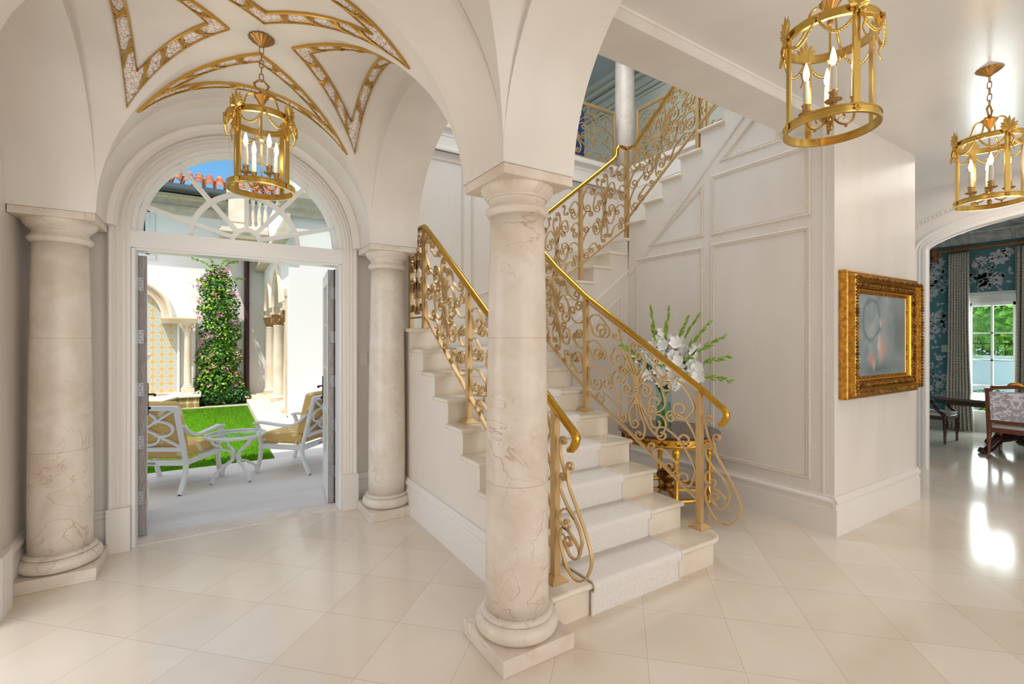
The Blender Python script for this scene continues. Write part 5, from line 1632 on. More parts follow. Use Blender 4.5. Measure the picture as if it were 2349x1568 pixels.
# garden door
w = MB()
w.box(XG - 0.03, XG + 0.12, 2.62, 2.72, 0, 2.22).box(XG - 0.03, XG + 0.12, 1.36, 1.46, 0, 2.22).box(XG - 0.03, XG + 0.12, 1.36, 2.72, 2.09, 2.22)
w.box(XG - 0.05, XG - 0.02, 1.32, 2.76, 2.20, 2.26)
root = w.build('door_3', 'white_gloss', **STR)
for y0, y1 in ((2.04, 2.62), (1.46, 2.04)):
    mb = MB()
    mb.box(XG + 0.03, XG + 0.08, y0, y0 + 0.05, 0, 2.09).box(XG + 0.03, XG + 0.08, y1 - 0.05, y1, 0, 2.09)
    mb.box(XG + 0.03, XG + 0.08, y0, y1, 0, 0.34).box(XG + 0.03, XG + 0.08, y0, y1, 2.04, 2.09)
    mb.box(XG + 0.035, XG + 0.075, (y0 + y1) / 2 - 0.014, (y0 + y1) / 2 + 0.014, 0.3, 2.05)
    for z in (0.75, 1.166, 1.604): mb.box(XG + 0.035, XG + 0.075, y0, y1, z - 0.012, z + 0.012)
    o = mb.build('door_leaf', 'white_gloss', root)
    MB().box(XG + 0.053, XG + 0.058, y0 + 0.05, y1 - 0.05, 0.34, 2.04).build('pane', 'pane_glass', o)
# curtains, rings, rod
def curtain(y0, y1, label, folds, flare):
    xc_ = XG - 0.12
    nu, nv = folds * 8, 16
    def fn(u, v):
        z = 2.915 - (2.915 - 0.015) * v
        pin = min(1, v / 0.06)
        gath = 1.0 + flare * (v ** 3)
        ym = (y0 + y1) / 2
        y = ym + (y0 + (y1 - y0) * u - ym) * gath
        am = (0.018 + 0.030 * pin) * (0.8 + 0.25 * sin(u * 9.0 + 2 * v))
        return (xc_ + am * sin(2 * pi * folds * u + 0.5 * sin(3 * v)), y, z)
    o = MB().grid(nu, nv, fn).build('curtain', 'curtain', sharp=None)
    tag(o, label, 'curtain', 'patterned curtains of the dining room')
    m = o.modifiers.new('thick', 'SOLIDIFY'); m.thickness = 0.006
    for i in range(9):
        y = y0 + (y1 - y0) * (i + 0.5) / 9
        rr = MB(); pts = [(xc_ + 0.001 + 0.037 * cos(q * pi / 8), y, 2.975 + 0.037 * sin(q * pi / 8)) for q in range(16)]
        rr.tube(pts, 0.0055, 6, closed=True)
        rr.build('curtain_ring', 'rod_wood', o)
curtain(2.82, 2.56, 'left patterned pale grey curtain between the teal wall and the garden door', 8, 0.5)
curtain(2.035, 1.45, 'right patterned grey curtain cut by the edge of the picture', 12, 0.1)
r = thing('curtain_rod', 'carved wooden curtain rod with rings over the garden door', 'curtain rod', (XG - 0.12, 2.0, 2.975))
MB().tube([(XG - 0.12, 3.06, 2.975), (XG - 0.12, 0.4, 2.975)], 0.027, 16).build('pole', 'rod_wood', r)
fz = [(0.027, 0.0), (0.036, 0.01), (0.030, 0.025), (0.024, 0.035), (0.040, 0.06), (0.046, 0.09), (0.040, 0.12), (0.026, 0.145), (0.034, 0.16), (0.026, 0.185), (0.004, 0.21)]
MB().lathe(fz, (XG - 0.12, 3.05, 2.975), 24, rib=(8, 0.10), axis=Matrix.Rotation(radians(-90), 3, 'X')).build('finial', 'rod_wood', r, sharp=None)
mb = MB().box(XG - 0.17, XG - 0.07, 2.955, 3.02, 2.90, 3.02).box(XG - 0.10, XG, 2.965, 3.01, 2.90, 2.97)
mb.lathe([(0.04, 2.80), (0.052, 2.82), (0.036, 2.85), (0.045, 2.90)], (XG - 0.11, 2.988, 0), 12)
mb.build('bracket', 'rod_wood', r, bevel=0.008)
r = thing('switch_plate', 'double white switch plate on the teal wallpaper beside the curtain', 'switch', (XG, 2.90, 1.345))
MB().box(XG - 0.008, XG, 2.86, 2.94, 1.285, 1.405).build('plate', 'switch', r)
for d in (-0.018, 0.018): MB().box(XG - 0.012, XG - 0.006, 2.90 + d - 0.012, 2.90 + d + 0.012, 1.31, 1.38).build('rocker', 'switch', r)

# dining table
r = thing('dining_table', 'long dark mahogany dining table with reflective top and carved pedestals', 'table', (9.05, 1.2, 0))
def rrect(x0, x1, y0, y1, q):
    return [(x0 + q, y0), (x1 - q, y0), (x1, y0 + q), (x1, y1 - q), (x1 - q, y1), (x0 + q, y1), (x0, y1 - q), (x0, y0 + q)]
mat('table_gloss', s2l((84, 62, 52)), 0.07, col2=s2l((66, 46, 38)), nscale=5, stretch=(8, 1, 8), spec=0.9, coat=1.0)
MB().prism(rrect(8.50, 9.70, -0.6, 2.62, 0.16), lambda a, b, d: (a, b, d), 0.672, 0.702).build('tabletop', 'table_gloss', r, bevel=0.008)
MB().prism(rrect(8.58, 9.62, -0.5, 2.52, 0.14), lambda a, b, d: (a, b, d), 0.60, 0.672).build('apron', 'mahogany', r, bevel=0.004)
for yp in (1.62, 0.2):
    p = MB().lathe([(0.13, 0.10), (0.16, 0.14), (0.12, 0.18), (0.09, 0.22), (0.12, 0.30), (0.16, 0.38), (0.13, 0.46), (0.09, 0.50), (0.14, 0.56), (0.18, 0.60)], (9.08, yp, 0), 24, rib=(12, 0.05))
    p.build('pedestal', 'mahogany', r, sharp=None)
    for k in range(4):
        a = pi / 4 + k * pi / 2 + 0.15
        ca, sa = cos(a), sin(a)
        pr_ = [(0.06, 0.34), (0.16, 0.30), (0.27, 0.23), (0.40, 0.20), (0.47, 0.13), (0.54, 0.055), (0.60, 0.035), (0.645, 0.05)]
        C = crom([(9.08 + q * ca, yp + q * sa, h) for q, h in pr_], 6)
        n = len(C)
        lg = MB().tube(C, [0.075 - 0.045 * (i / n) ** 1.3 for i in range(n)], 10)
        for j, q in enumerate((0.20, 0.30, 0.40)):
            lg.ball((9.08 + q * ca, yp + q * sa, 0.27 - 0.10 * (q - 0.2) / 0.2), 0.05 - 0.008 * j, 8, 6)
        for j in (-1, 0, 1):
            lg.ball((9.08 + 0.62 * ca - 0.026 * j * sa, yp + 0.62 * sa + 0.026 * j * ca, 0.026), 0.026, 8, 6, sq=(1.2, 1.2, 1))
        lg.build('leg', 'mahogany', r, sharp=None)
# dining chairs (local: +y is the front)
def damask():
    m = mat('damask', s2l((176, 172, 184)), 0.7)
    n, l, p = nodes_of(m)
    t = n.new('ShaderNodeTexCoord'); sp = n.new('ShaderNodeSeparateXYZ'); l.new(t.outputs['Generated'], sp.inputs[0])
    cb = n.new('ShaderNodeCombineXYZ')
    a = n.new('ShaderNodeMath'); a.operation = 'SUBTRACT'; a.inputs[1].default_value = 0.5
    b = n.new('ShaderNodeMath'); b.operation = 'ABSOLUTE'
    l.new(sp.outputs['Y'], a.inputs[0]); l.new(a.outputs[0], b.inputs[0]); l.new(b.outputs[0], cb.inputs[0]); l.new(sp.outputs['Z'], cb.inputs[1])
    nz = n.new('ShaderNodeTexNoise'); nz.inputs['Scale'].default_value = 9; nz.inputs['Detail'].default_value = 2.5; nz.inputs['Distortion'].default_value = 1.2
    l.new(cb.outputs[0], nz.inputs['Vector'])
    r_ = n.new('ShaderNodeValToRGB'); r_.color_ramp.elements[0].position = 0.49; r_.color_ramp.elements[1].position = 0.52
    r_.color_ramp.elements[0].color = (*s2l((178, 174, 186)), 1); r_.color_ramp.elements[1].color = (*s2l((236, 234, 242)), 1)
    l.new(nz.outputs['Fac'], r_.inputs[0]); l.new(r_.outputs[0], p.inputs['Base Color'])
damask()
def dining_chair(x, y, ang, label, wood, arms):
    r = thing('dining_chair', label, 'chair', (x, y, 0), 'chairs at the dining table')
    ca, sa = cos(ang), sin(ang)
    def T(p): return (x + p[0] * ca - p[1] * sa, y + p[0] * sa + p[1] * ca, p[2])
    def put(mb, name, m, **k):
        mb.v = [T(v) for v in mb.v]
        return mb.build(name, m, r, **k)
    W2, D2 = 0.25, 0.24
    turned = [(0.010, 0.0), (0.016, 0.008), (0.012, 0.03), (0.017, 0.045), (0.014, 0.055), (0.019, 0.20), (0.024, 0.275), (0.018, 0.285), (0.026, 0.300), (0.026, 0.312), (0.022, 0.32), (0.026, 0.335), (0.026, 0.40)]
    for sx in (-1, 1):
        put(MB().lathe(turned, (sx * W2, D2, 0), 16, rib=(8, 0.03)), 'leg', wood)
        put(MB().lathe(turned, (sx * W2, -D2, 0), 16, rib=(8, 0.03)), 'leg', wood)
    s = MB().box(-W2 - 0.02, W2 + 0.02, D2 - 0.02, D2 + 0.02, 0.34, 0.395).box(-W2 - 0.02, W2 + 0.02, -D2 - 0.02, -D2 + 0.02, 0.34, 0.395)
    s.box(-W2 - 0.02, -W2 + 0.02, -D2, D2, 0.34, 0.395).box(W2 - 0.02, W2 + 0.02, -D2, D2, 0.34, 0.395)
    put(s, 'seat_rail', wood, bevel=0.004)
    put(MB().box(-W2 + 0.005, W2 - 0.005, -D2 + 0.015, D2 + 0.01, 0.38, 0.435), 'seat', 'seat_white', bevel=0.02)
    f = MB()
    for sx in (-1, 1): f.bar((sx * W2, -D2, 0.38), (sx * W2, -D2 - 0.08, 0.90), 0.045, 0.04, (0, 1, 0))
    f.bar((-W2 - 0.02, -D2 - 0.016, 0.475), (W2 + 0.02, -D2 - 0.016, 0.475), 0.05, 0.035, (0, -0.15, 1))
    pts = [(-W2 - 0.02, 0.875), (-W2 + 0.03, 0.875), (-W2 + 0.06, 0.905), (0.0, 0.925), (W2 - 0.06, 0.905), (W2 - 0.03, 0.875), (W2 + 0.02, 0.875)]
    f.sweep([(px, -D2 - 0.08, pz) for px, pz in pts], [(-0.022, -0.018), (0.022, -0.018), (0.022, 0.018), (-0.022, 0.018)], (0, -1, 0))
    put(f, 'back_frame', wood, bevel=0.003)
    b = MB()
    V = [(-W2 + 0.02, -D2 - 0.006, 0.495), (W2 - 0.02, -D2 - 0.006, 0.495), (W2 - 0.02, -D2 - 0.066, 0.86), (-W2 + 0.02, -D2 - 0.066, 0.86)]
    V += [(a, q - 0.03, h) for a, q, h in V]
    b.add(V, [(0, 1, 2, 3), (7, 6, 5, 4), (0, 4, 5, 1), (1, 5, 6, 2), (2, 6, 7, 3), (3, 7, 4, 0)])
    put(b, 'backrest', 'damask')
    sh = MB()
    for j in range(-4, 5):
        a = j * 0.3
        sh.tube([(0, -D2 - 0.085, 0.925), (0.075 * sin(a), -D2 - 0.088, 0.925 + 0.055 * cos(a))], [0.006, 0.013], 6)
    for sx in (-1, 1): sh.tube([(sx * 0.05, -D2 - 0.085, 0.928), (sx * 0.12, -D2 - 0.085, 0.922)], [0.012, 0.004], 6)
    put(sh, 'shell_crest', 'gilt_plain', sharp=None)
    if arms:
        for sx in (-1, 1):
            C = crom([(sx * W2, -D2 - 0.045, 0.70), (sx * (W2 + 0.03), -0.10, 0.645), (sx * (W2 + 0.035), 0.05, 0.63), (sx * (W2 + 0.02), 0.10, 0.58), (sx * (W2 + 0.005), 0.15, 0.49), (sx * W2, D2, 0.40)], 7)
            put(MB().tube(C, [0.020 + 0.004 * sin(i) for i in range(len(C))], 8), 'armrest', wood, sharp=None)
    return r
dining_chair(9.10, 2.68, pi, 'dark mahogany armchair with white seat at the left end of the dining table', 'mahogany', True)
dining_chair(8.50, 1.60, -pi / 2, 'dining chair with grey damask back and gold shell crest, its back to the room', 'mahogany_light', False)
dining_chair(9.86, 1.55, pi / 2, 'dark dining chair on the far side of the table before the curtain', 'mahogany', True)

# ------------------------------------------------------------------ garden seen through the dining room door
def foliage(mb, blobs, n, size, rnd, flat=0.0, k=None):
    """scatter of folded leaves filling ellipsoids (x,y,z,rx,ry,rz)"""
    vol = [b[3] * b[4] * b[5] for b in blobs]; tot = sum(vol)
    for b, v in zip(blobs, vol):
        for _ in range(max(4, int(n * v / tot))):
            while True:
                p = Vector((rnd.uniform(-1, 1), rnd.uniform(-1, 1), rnd.uniform(-1, 1)))
                if 0.30 < p.length < 1: break
            c = Vector((b[0] + p.x * b[3], b[1] + p.y * b[4], b[2] + p.z * b[5]))
            nn = (p.normalized() + Vector((rnd.uniform(-.8, .8), rnd.uniform(-.8, .8), rnd.uniform(-.2, 1.0)))).normalized()
            d = nn.orthogonal().normalized(); d = (Matrix.Rotation(rnd.uniform(0, 6.28), 3, nn) @ d)
            s_ = nn.cross(d); L = size * rnd.uniform(0.7, 1.3)
            m_ = k if k is not None else (1 if rnd.random() < 0.22 else (2 if rnd.random() < 0.2 else 0))
            mb.add([c - d * L * 0.5, c + s_ * L * 0.30 + nn * L * 0.10, c + d * L * 0.5, c - s_ * L * 0.30 + nn * L * 0.10, c], [(0, 4, 1), (1, 4, 2), (2, 4, 3), (3, 4, 0)], m_)
LM = ['leaf', 'leaf_light', 'leaf_dark']
rf = random.Random(21)
MB().box(10.65, 24, -8, 12, -0.12, -0.01).build('ground_garden', 'patio_stone', **STR)
MB().box(13.2, 13.4, -6, 10, -0.01, 1.13).box(13.15, 13.45, -6, 10, 1.13, 1.17).build('garden_wall', 'stucco', **STR)
# scalloped tile eave of this house, whose shadow falls on the garden wall
ev = MB()
ny = 60
for i in range(ny):
    y = -8 + i * 0.24
    ev.tube([(10.6, y, 6.30), (11.30, y, 6.14)], 0.10, 8)
ev.build('roof_eave', 'clay', **STR)
hd = MB(); foliage(hd, [(15.2, 2.4, 1.9, 0.9, 1.6, 0.9), (15.4, 4.0, 1.9, 0.9, 1.4, 1.0), (15.6, 3.2, 2.7, 0.9, 1.3, 0.7)], 5200, 0.16, rf, k=None)
hb = hd.build('garden_hedge', ['leaf_far', 'leaf_light', 'leaf'], sharp=None); tag(hb, 'bright green hedge rising behind the white garden wall', 'hedge')
hd = MB(); foliage(hd, [(18.5, 2.6, 2.9, 1.2, 2.2, 1.5), (18.8, 5.2, 3.0, 1.2, 2.0, 1.6)], 2600, 0.25, rf, k=0)
tag(hd.build('garden_tree', ['leaf_palm'], sharp=None), 'pale green tree crown behind the bright hedge in the garden', 'tree')
fe = MB()
for i in range(60): fe.box(13.29, 13.31, -1 + i * 0.11, -0.985 + i * 0.11, 1.17, 1.42)
fe.box(13.28, 13.32, -1, 6, 1.40, 1.43)
tag(fe.build('fence', 'bronze', sharp=None), 'thin dark rail fence along the top of the garden wall', 'fence')
bs = MB(); foliage(bs, [(12.4, 2.75, 0.25, 0.35, 0.40, 0.34)], 900, 0.06, rf)
tag(bs.build('shrub', LM, sharp=None), 'low green shrub in the garden at the left of the door glass', 'shrub')
bs = MB(); foliage(bs, [(12.0, 2.42, 0.16, 0.25, 0.26, 0.20)], 420, 0.05, rf)
tag(bs.build('shrub', LM, sharp=None), 'small shrub in the garden, seen under the dining table top', 'shrub')
pm = thing('palm', 'palm whose fan of long green fronds hangs into the left side of the door glass', 'palm', (12.5, 3.55, 0.0))
MB().tube(crom([(12.5, 3.55, 0), (12.5, 3.5, 0.9), (12.5, 3.42, 1.75)], 6), 0.07, 10).build('trunk', 'rod_wood', pm, sharp=None)
for k, (dy, dz, L) in enumerate(((-0.75, 0.55, 1.2), (-0.95, 0.2, 1.3), (-1.0, -0.1, 1.25), (-0.85, -0.45, 1.2), (-0.55, -0.75, 1.0), (-0.3, 0.9, 1.1), (0.5, 0.5, 1.1), (0.6, -0.2, 1.1))):
    b = Vector((12.5, 3.42, 1.75)); tp = b + Vector((-0.15 + 0.1 * (k % 3), dy, dz)) * L * 0.85
    C = crom([b, b.lerp(tp, 0.5) + Vector((0, 0, 0.12)), tp], 14)
    mb = MB(); mb.tube(C, [0.010 - 0.008 * i / len(C) for i in range(len(C))], 5)
    for i in range(3, len(C) - 1):
        t = (C[i + 1] - C[i]).normalized()
        for sg in (1, -1):
            sd = t.cross(Vector((1, 0, 0))).normalized() * sg
            e = C[i] + (t * 0.75 + sd * 0.6 + Vector((rf.uniform(-.2, .2), 0, -0.15))).normalized() * (0.34 - 0.010 * abs(i - 10))
            s2 = t * 0.010
            mb.add([C[i] - s2, C[i] + s2, e], [(0, 1, 2)])
    mb.build('frond', 'leaf_palm', pm, sharp=None)
# ------------------------------------------------------------------ courtyard beyond the entrance doors
MB().box(-8, 6, YW + 0.2, 6.68, -0.12, -0.004).box(0.66, 6, 6.68, 9.2, -0.12, -0.004).build('floor_patio', 'patio_stone', **STR)
MB().box(-8, 0.66, 6.68, 12.36, -0.12, -0.010).build('ground_soil', 'soil', **STR)
# lawn: turf sheet with blades
lw = MB().box(-4.5, 0.65, 6.68, 12.33, -0.02, 0.0)
rl = random.Random(3)
for _ in range(16000):
    y = 6.70 + 5.6 * rl.random() ** 1.5; x = rl.uniform(-1.6, 0.63)
    h = rl.uniform(0.020, 0.038); a = rl.random() * 6.28; w_ = 0.0045
    dx, dy = cos(a) * w_, sin(a) * w_
    lx, ly = rl.uniform(-.012, .012), rl.uniform(-.012, .012)
    lw.add([(x - dx, y - dy, 0), (x + dx, y + dy, 0), (x + lx, y + ly, h)], [(0, 1, 2)])
o = lw.build('lawn', 'lawn', sharp=None, kind='stuff'); tag(o, 'bright green clipped lawn in the courtyard beyond the open doors', 'lawn')
MB().box(-4.5, 0.66, 12.33, 12.42, -0.02, 0.025).build('lawn_edging', 'court_stone', **STR)
MB().box(-4.5, 0.75, 12.42, 14.2, -0.02, 0.02).build('planting_bed', 'soil', **STR)
w = MB().box(0.655, 1.13, 8.3, 14.2, -0.02, 0.10).box(1.13, 3.2, 9.3, 14.2, -0.02, 0.13)
w.build('walkway', 'court_stone', bevel=0.004, **STR)
# far house front
YF = 14.2
w = MB().box(-8, -2.30, YF, YF + 0.3, 0, 5.1).box(-1.28, 3.4, YF, YF + 0.3, 0, 5.1).box(-2.30, -1.28, YF, YF + 0.3, 0, 3.52).box(-2.30, -1.28, YF, YF + 0.3, 4.62, 5.1)
w.build('wall_far_house', 'stucco', **STR)
w = MB()
w.sweep([(-6, YF, 4.56), (0.28, YF, 4.56)], [(0, 0), (0, 0.05), (-0.12, 0.06), (-0.13, 0.09), (-0.20, 0.09), (-0.22, 0.06), (-0.36, 0.07), (-0.40, 0.12), (-0.47, 0.14), (-0.47, 0)], (0, -1, 0))
w.build('trim_14', 'cast_stone', **STR)
rt = thing('tiled_roof', 'terracotta barrel tile roof edge of the house across the courtyard', 'roof', (-1, YF - 0.6, 5.1))
MB().box(-6, 3.4, YF - 0.62, YF + 0.3, 5.06, 5.12).build('soffit', 'soffit_grey', rt)
MB().sweep([(-6, YF - 0.62, 5.07), (3.4, YF - 0.62, 5.07)], [(0, 0), (0.05, 0.0), (0.06, 0.05), (0.03, 0.09), (-0.06, 0.10), (-0.06, 0)], (0, -1, 0)).build('gutter', 'gutter', rt)
rr_ = random.Random(9)
mat('clay_b', s2l((190, 120, 84)), 0.8, col2=s2l((140, 78, 56)), nscale=12, ramp=(0.3, 0.7))
mat('clay_c', s2l((218, 158, 124)), 0.8, col2=s2l((176, 108, 82)), nscale=12, ramp=(0.3, 0.7))
for i in range(22):
    x = -2.3 + i * 0.222
    tb = MB()
    for j in range(9):
        y0 = YF - 0.66 + j * 0.13; z0 = 5.185 + j * 0.060
        V = []; F = []
        for q in range(9):
            a = pi * q / 8
            for (yy, zz, rad) in ((y0, z0, 0.088), (y0 + 0.20, z0 + 0.088, 0.074), (y0, z0, 0.070)):
                V.append((x + rad * cos(a), yy, zz + rad * sin(a)))
        for q in range(8):
            p0, p1 = 3 * q, 3 * q + 3
            F += [(p0, p1, p1 + 1, p0 + 1), (p0, p0 + 2, p1 + 2, p1)]
        tb.add(V, F, rr_.choice((0, 1, 2)))
        tb.box(x + 0.075, x + 0.147, y0 + 0.03, y0 + 0.20, z0 - 0.045, z0 - 0.03, rr_.choice((0, 1, 2)))
    tb.build('tile_course', ['clay', 'clay_b', 'clay_c'], rt, sharp=0.9)
MB().box(-6, 3.4, YF - 0.60, YF + 0.6, 5.11, 5.14).build('roof_deck', 'clay_edge', rt)
# upper window
wn_ = MB()
x0, x1, z0, z1 = -2.30, -1.28, 3.52, 4.62
wn_.box(x0, x0 + 0.09, YF - 0.02, YF + 0.1, z0, z1).box(x1 - 0.09, x1, YF - 0.02, YF + 0.1, z0, z1).box(x0, x1, YF - 0.02, YF + 0.1, z0, z0 + 0.09).box(x0, x1, YF - 0.02, YF + 0.1, z1 - 0.09, z1)
wn_.box(x0, x1, YF + 0.02, YF + 0.06, 3.90, 3.93).box(x0 - 0.06, x1 + 0.12, YF - 0.06, YF, z0 - 0.10, z0)
wn_.box(x1, x1 + 0.10, YF - 0.03, YF, z0, z1 + 0.05)
o = wn_.build('window_2', 'alu_white', bevel=0.006, **STR)
MB().box(x0 + 0.08, x1 - 0.08, YF + 0.05, YF + 0.06, z0 + 0.08, z1 - 0.08).build('pane', 'dark_glass', o)
# downpipe
r = thing('downpipe', 'dark brown downpipe on the far wall right of the flowering creeper', 'downpipe', (0.735, YF - 0.06, 0.02))
MB().lathe([(0.062, 0.02), (0.062, 4.4)], (0.735, YF - 0.07, 0), 14).build('pipe', 'downpipe', r)
for z in (1.0, 2.4): MB().lathe([(0.07, z), (0.07, z + 0.05)], (0.735, YF - 0.07, 0), 14).build('clamp', 'downpipe', r)
# tiled wall fountain
fr = thing('wall_fountain', 'tiled wall fountain with an arched stone surround, behind the left garden chair', 'fountain', (-1.7, 13.3, 0))
YT = 13.35
tp = [(-2.75, 0.25), (-0.70, 0.25), (-0.70, 1.95), (-0.98, 1.95)] + [(-1.70 + 0.72 * cos(pi * i / 24), 1.95 + 0.72 * sin(pi * i / 24)) for i in range(1, 25)] + [(-2.75, 1.95)]
MB().prism(tp, lambda a, b, d: (a, d, b), YT, YT + 0.25).build('tile_panel', 'azulejo', fr)
MB().prism([(-2.9, 0), (-0.36, 0), (-0.36, 2.02), (-0.80, 2.02)] + [(-1.70 + 0.92 * cos(pi * i / 20), 2.0 + 0.92 * sin(pi * i / 20)) for i in range(1, 20)] + [(-2.9, 2.0)], lambda a, b, d: (a, d, b), YT + 0.12, YF).build('backing_wall', 'stucco', fr)
pa = [(-1.70 + 0.72 * cos(pi - pi * i / 32), YT, 1.96 + 0.72 * sin(pi - pi * i / 32)) for i in range(33)]
MB().sweep(pa, [(0, 0), (0, 0.10), (-0.03, 0.12), (-0.045, 0.10), (-0.13, 0.10), (-0.145, 0.14), (-0.17, 0.17), (-0.20, 0.17), (-0.20, 0)], (0, -1, 0)).build('arch_surround', 'court_stone', fr, sharp=0.4)
br_ = MB()
for i in range(70):
    a = pi * i / 69
    for rad in (0.79, 0.83): br_.ball((-1.70 + rad * cos(a), YT - 0.105, 1.96 + rad * sin(a)), 0.016, 5, 4)
br_.build('arch_carving', 'court_pink', fr, sharp=None)
MB().sweep([(-0.99, YT, 1.87), (-0.31, YT, 1.87)], [(0, 0), (0, 0.22), (-0.03, 0.25), (-0.05, 0.25), (-0.07, 0.27), (-0.10, 0.32), (-0.13, 0.32), (-0.13, 0)], (0, -1, 0)).build('ledge', 'court_stone', fr, sharp=0.4)
cx_, cy_ = -0.50, YT - 0.10
MB().box(cx_ - 0.13, cx_ + 0.13, cy_ - 0.13, cy_ + 0.13, 0.27, 0.38).build('pilaster_plinth', 'court_pink', fr)
MB().lathe([(0.105, 0.38), (0.11, 0.41), (0.08, 0.44), (0.088, 0.46), (0.075, 0.48), (0.062, 1.62), (0.070, 1.64), (0.062, 1.66), (0.066, 1.70), (0.085, 1.80), (0.11, 1.83)], (cx_, cy_, 0), 24).build('pilaster_shaft', 'court_stone', fr, sharp=0.5)
cp = MB().box(cx_ - 0.12, cx_ + 0.12, cy_ - 0.12, cy_ + 0.12, 1.82, 1.87)
for sx in (-1, 1):
    for sy in (-1, 1): cp.ball((cx_ + sx * 0.10, cy_ + sy * 0.10, 1.79), 0.035, 8, 6)
for k in range(8): cp.ball((cx_ + 0.075 * cos(k * pi / 4), cy_ + 0.075 * sin(k * pi / 4), 1.72), 0.025, 6, 5, sq=(1, 1, 1.6))
cp.build('pilaster_capital', 'court_stone', fr, sharp=None)
MB().box(-0.70, -0.66, YT - 0.02, YT + 0.1, 0.27, 1.87).build('tile_border', 'stucco', fr)
# low tiled basin wall
lowp = [(-3.2, 10.3), (-1.16, 10.75), (-0.655, 12.35), (-0.26, 12.35), (-0.26, 13.4), (-3.2, 13.4)]
MB().prism(lowp, lambda a, b, d: (a, b, d), 0, 0.245).build('basin_wall', 'low_tile', fr)
MB().prism([(-3.2, 10.26), (-1.13, 10.71), (-0.63, 12.32), (-0.23, 12.32), (-0.23, 13.4), (-3.2, 13.4)], lambda a, b, d: (a, b, d), 0.245, 0.285).build('basin_coping', 'court_stone', fr, bevel=0.006)
MB().lathe([(0.03, 0.29), (0.10, 0.32), (0.05, 0.40), (0.04, 0.80), (0.09, 0.86), (0.05, 0.90), (0.12, 0.96), (0.26, 1.08), (0.31, 1.18), (0.29, 1.20), (0.22, 1.13), (0.0, 1.10)], (-1.42, 12.55, 0), 28).build('shell_basin', 'court_stone', fr, sharp=0.6)
# flowering creeper
bg_ = thing('flowering_creeper', 'tall pink-flowering green creeper climbing the white far wall', 'creeper', (0.1, 13.4, 0.02))
rb = random.Random(17)
bl = [(0.12, 13.45, 0.45, 0.52, 0.34, 0.5), (0.12, 13.5, 1.05, 0.50, 0.34, 0.5), (0.16, 13.55, 1.7, 0.46, 0.32, 0.5), (0.12, 13.55, 2.3, 0.46, 0.30, 0.45), (0.08, 13.55, 2.75, 0.42, 0.28, 0.40), (0.08, 13.6, 3.05, 0.26, 0.24, 0.28)]
mb = MB(); foliage(mb, bl, 7200, 0.078, rb)
mb.build('foliage', LM, bg_, sharp=None)
tw = MB()
for (dx, dz, z) in ((-0.5, 0.35, 3.05), (0.45, 0.42, 3.0), (-0.3, 0.45, 3.1), (0.25, 0.35, 3.1), (0.55, 0.2, 2.8), (-0.42, 0.2, 2.7)):
    C = crom([(0.08, 13.55, z), (0.08 + dx * 0.5, 13.5, z + dz * 0.8), (0.08 + dx, 13.45, z + dz)], 8)
    tw.tube(C, 0.006, 4, 0)
    for p in C[5:]:
        for _ in range(4):
            d = Vector((rb.uniform(-1, 1), rb.uniform(-1, 1), rb.uniform(-1, 1))).normalized(); s_ = d.orthogonal().normalized()
            tw.add([p, p + d * 0.03 + s_ * 0.015, p + d * 0.06, p + d * 0.03 - s_ * 0.015], [(0, 1, 2, 3)], 1)
tw.build('twigs', ['stem_green', 'leaf_light'], bg_, sharp=None)
def blossoms(n, matn, lo, big):
    for _ in range(n):
        b = rb.choice(bl)
        a = rb.uniform(pi, 2 * pi); z = b[2] + rb.uniform(-0.8, 0.8) * b[5]
        p = Vector((b[0] + b[3] * 0.96 * cos(a), b[1] + b[4] * 0.96 * sin(a) - 0.02, z))
        f = MB()
        for _ in range(rb.randint(6, 12) * big):
            q = p + Vector((rb.gauss(0, 1), rb.gauss(0, .5), rb.gauss(0, 1))) * 0.030 * (big ** 0.7)
            d = Vector((rb.uniform(-1, 1), rb.uniform(-1, 0), rb.uniform(-1, 1))).normalized(); s_ = d.orthogonal().normalized()
            f.add([q, q + d * 0.022 + s_ * 0.018, q + d * 0.044, q + d * 0.022 - s_ * 0.018], [(0, 1, 2, 3)])
        f.build('blossom', matn, bg_, sharp=None)
blossoms(12, 'blossom_pink', 0, 2); blossoms(40, 'blossom_pale', 0, 1)
sh = MB(); foliage(sh, [(0.0, 12.75, 0.16, 0.5, 0.22, 0.22), (0.45, 12.8, 0.18, 0.32, 0.24, 0.26)], 1600, 0.07, rb, k=None)
tag(sh.build('shrub', ['leaf_dark', 'leaf', 'leaf'], sharp=None), 'dark green low shrubs along the bed in front of the flowering creeper', 'shrub')
# arcade on the right
XA_ = 1.13
w = MB()
w.box(XA_, 6, 9.2, 9.42, -0.02, 4.4).box(XA_, XA_ + 0.32, 9.42, 9.85, 2.42, 4.4)
ys = [9.40, 9.98, 11.86, 13.62, 14.2]
ar = MB()
for a, b in ((9.98, 11.86), (11.86, 13.62)):
    c_ = (a + b) / 2; R_ = (b - a) / 2 - 0.13
    arch_ring(w, 'Y', c_, R_, 2.22, 4.4, XA_, XA_ + 0.32, 24)
    w.box(XA_, XA_ + 0.32, a - 0.13, a + 0.13, 2.22, 4.4)
    if b > 13: w.box(XA_, XA_ + 0.32, b - 0.13, b + 0.13, 2.22, 4.4)
    ar.sweep([(XA_, c_ - R_ * cos(pi * i / 24), 2.22 + R_ * sin(pi * i / 24)) for i in range(25)], [(0, 0), (0, 0.04), (-0.05, 0.05), (-0.10, 0.03), (-0.12, 0.06), (-0.14, 0.0)], (-1, 0, 0))
w.box(XA_, XA_ + 0.32, 13.75, 14.2, 2.22, 4.4)
w.box(2.75, 2.9, 9.42, 14.2, 0, 4.4).box(XA_ + 0.32, 2.75, 9.42, 14.2, 3.2, 3.3)
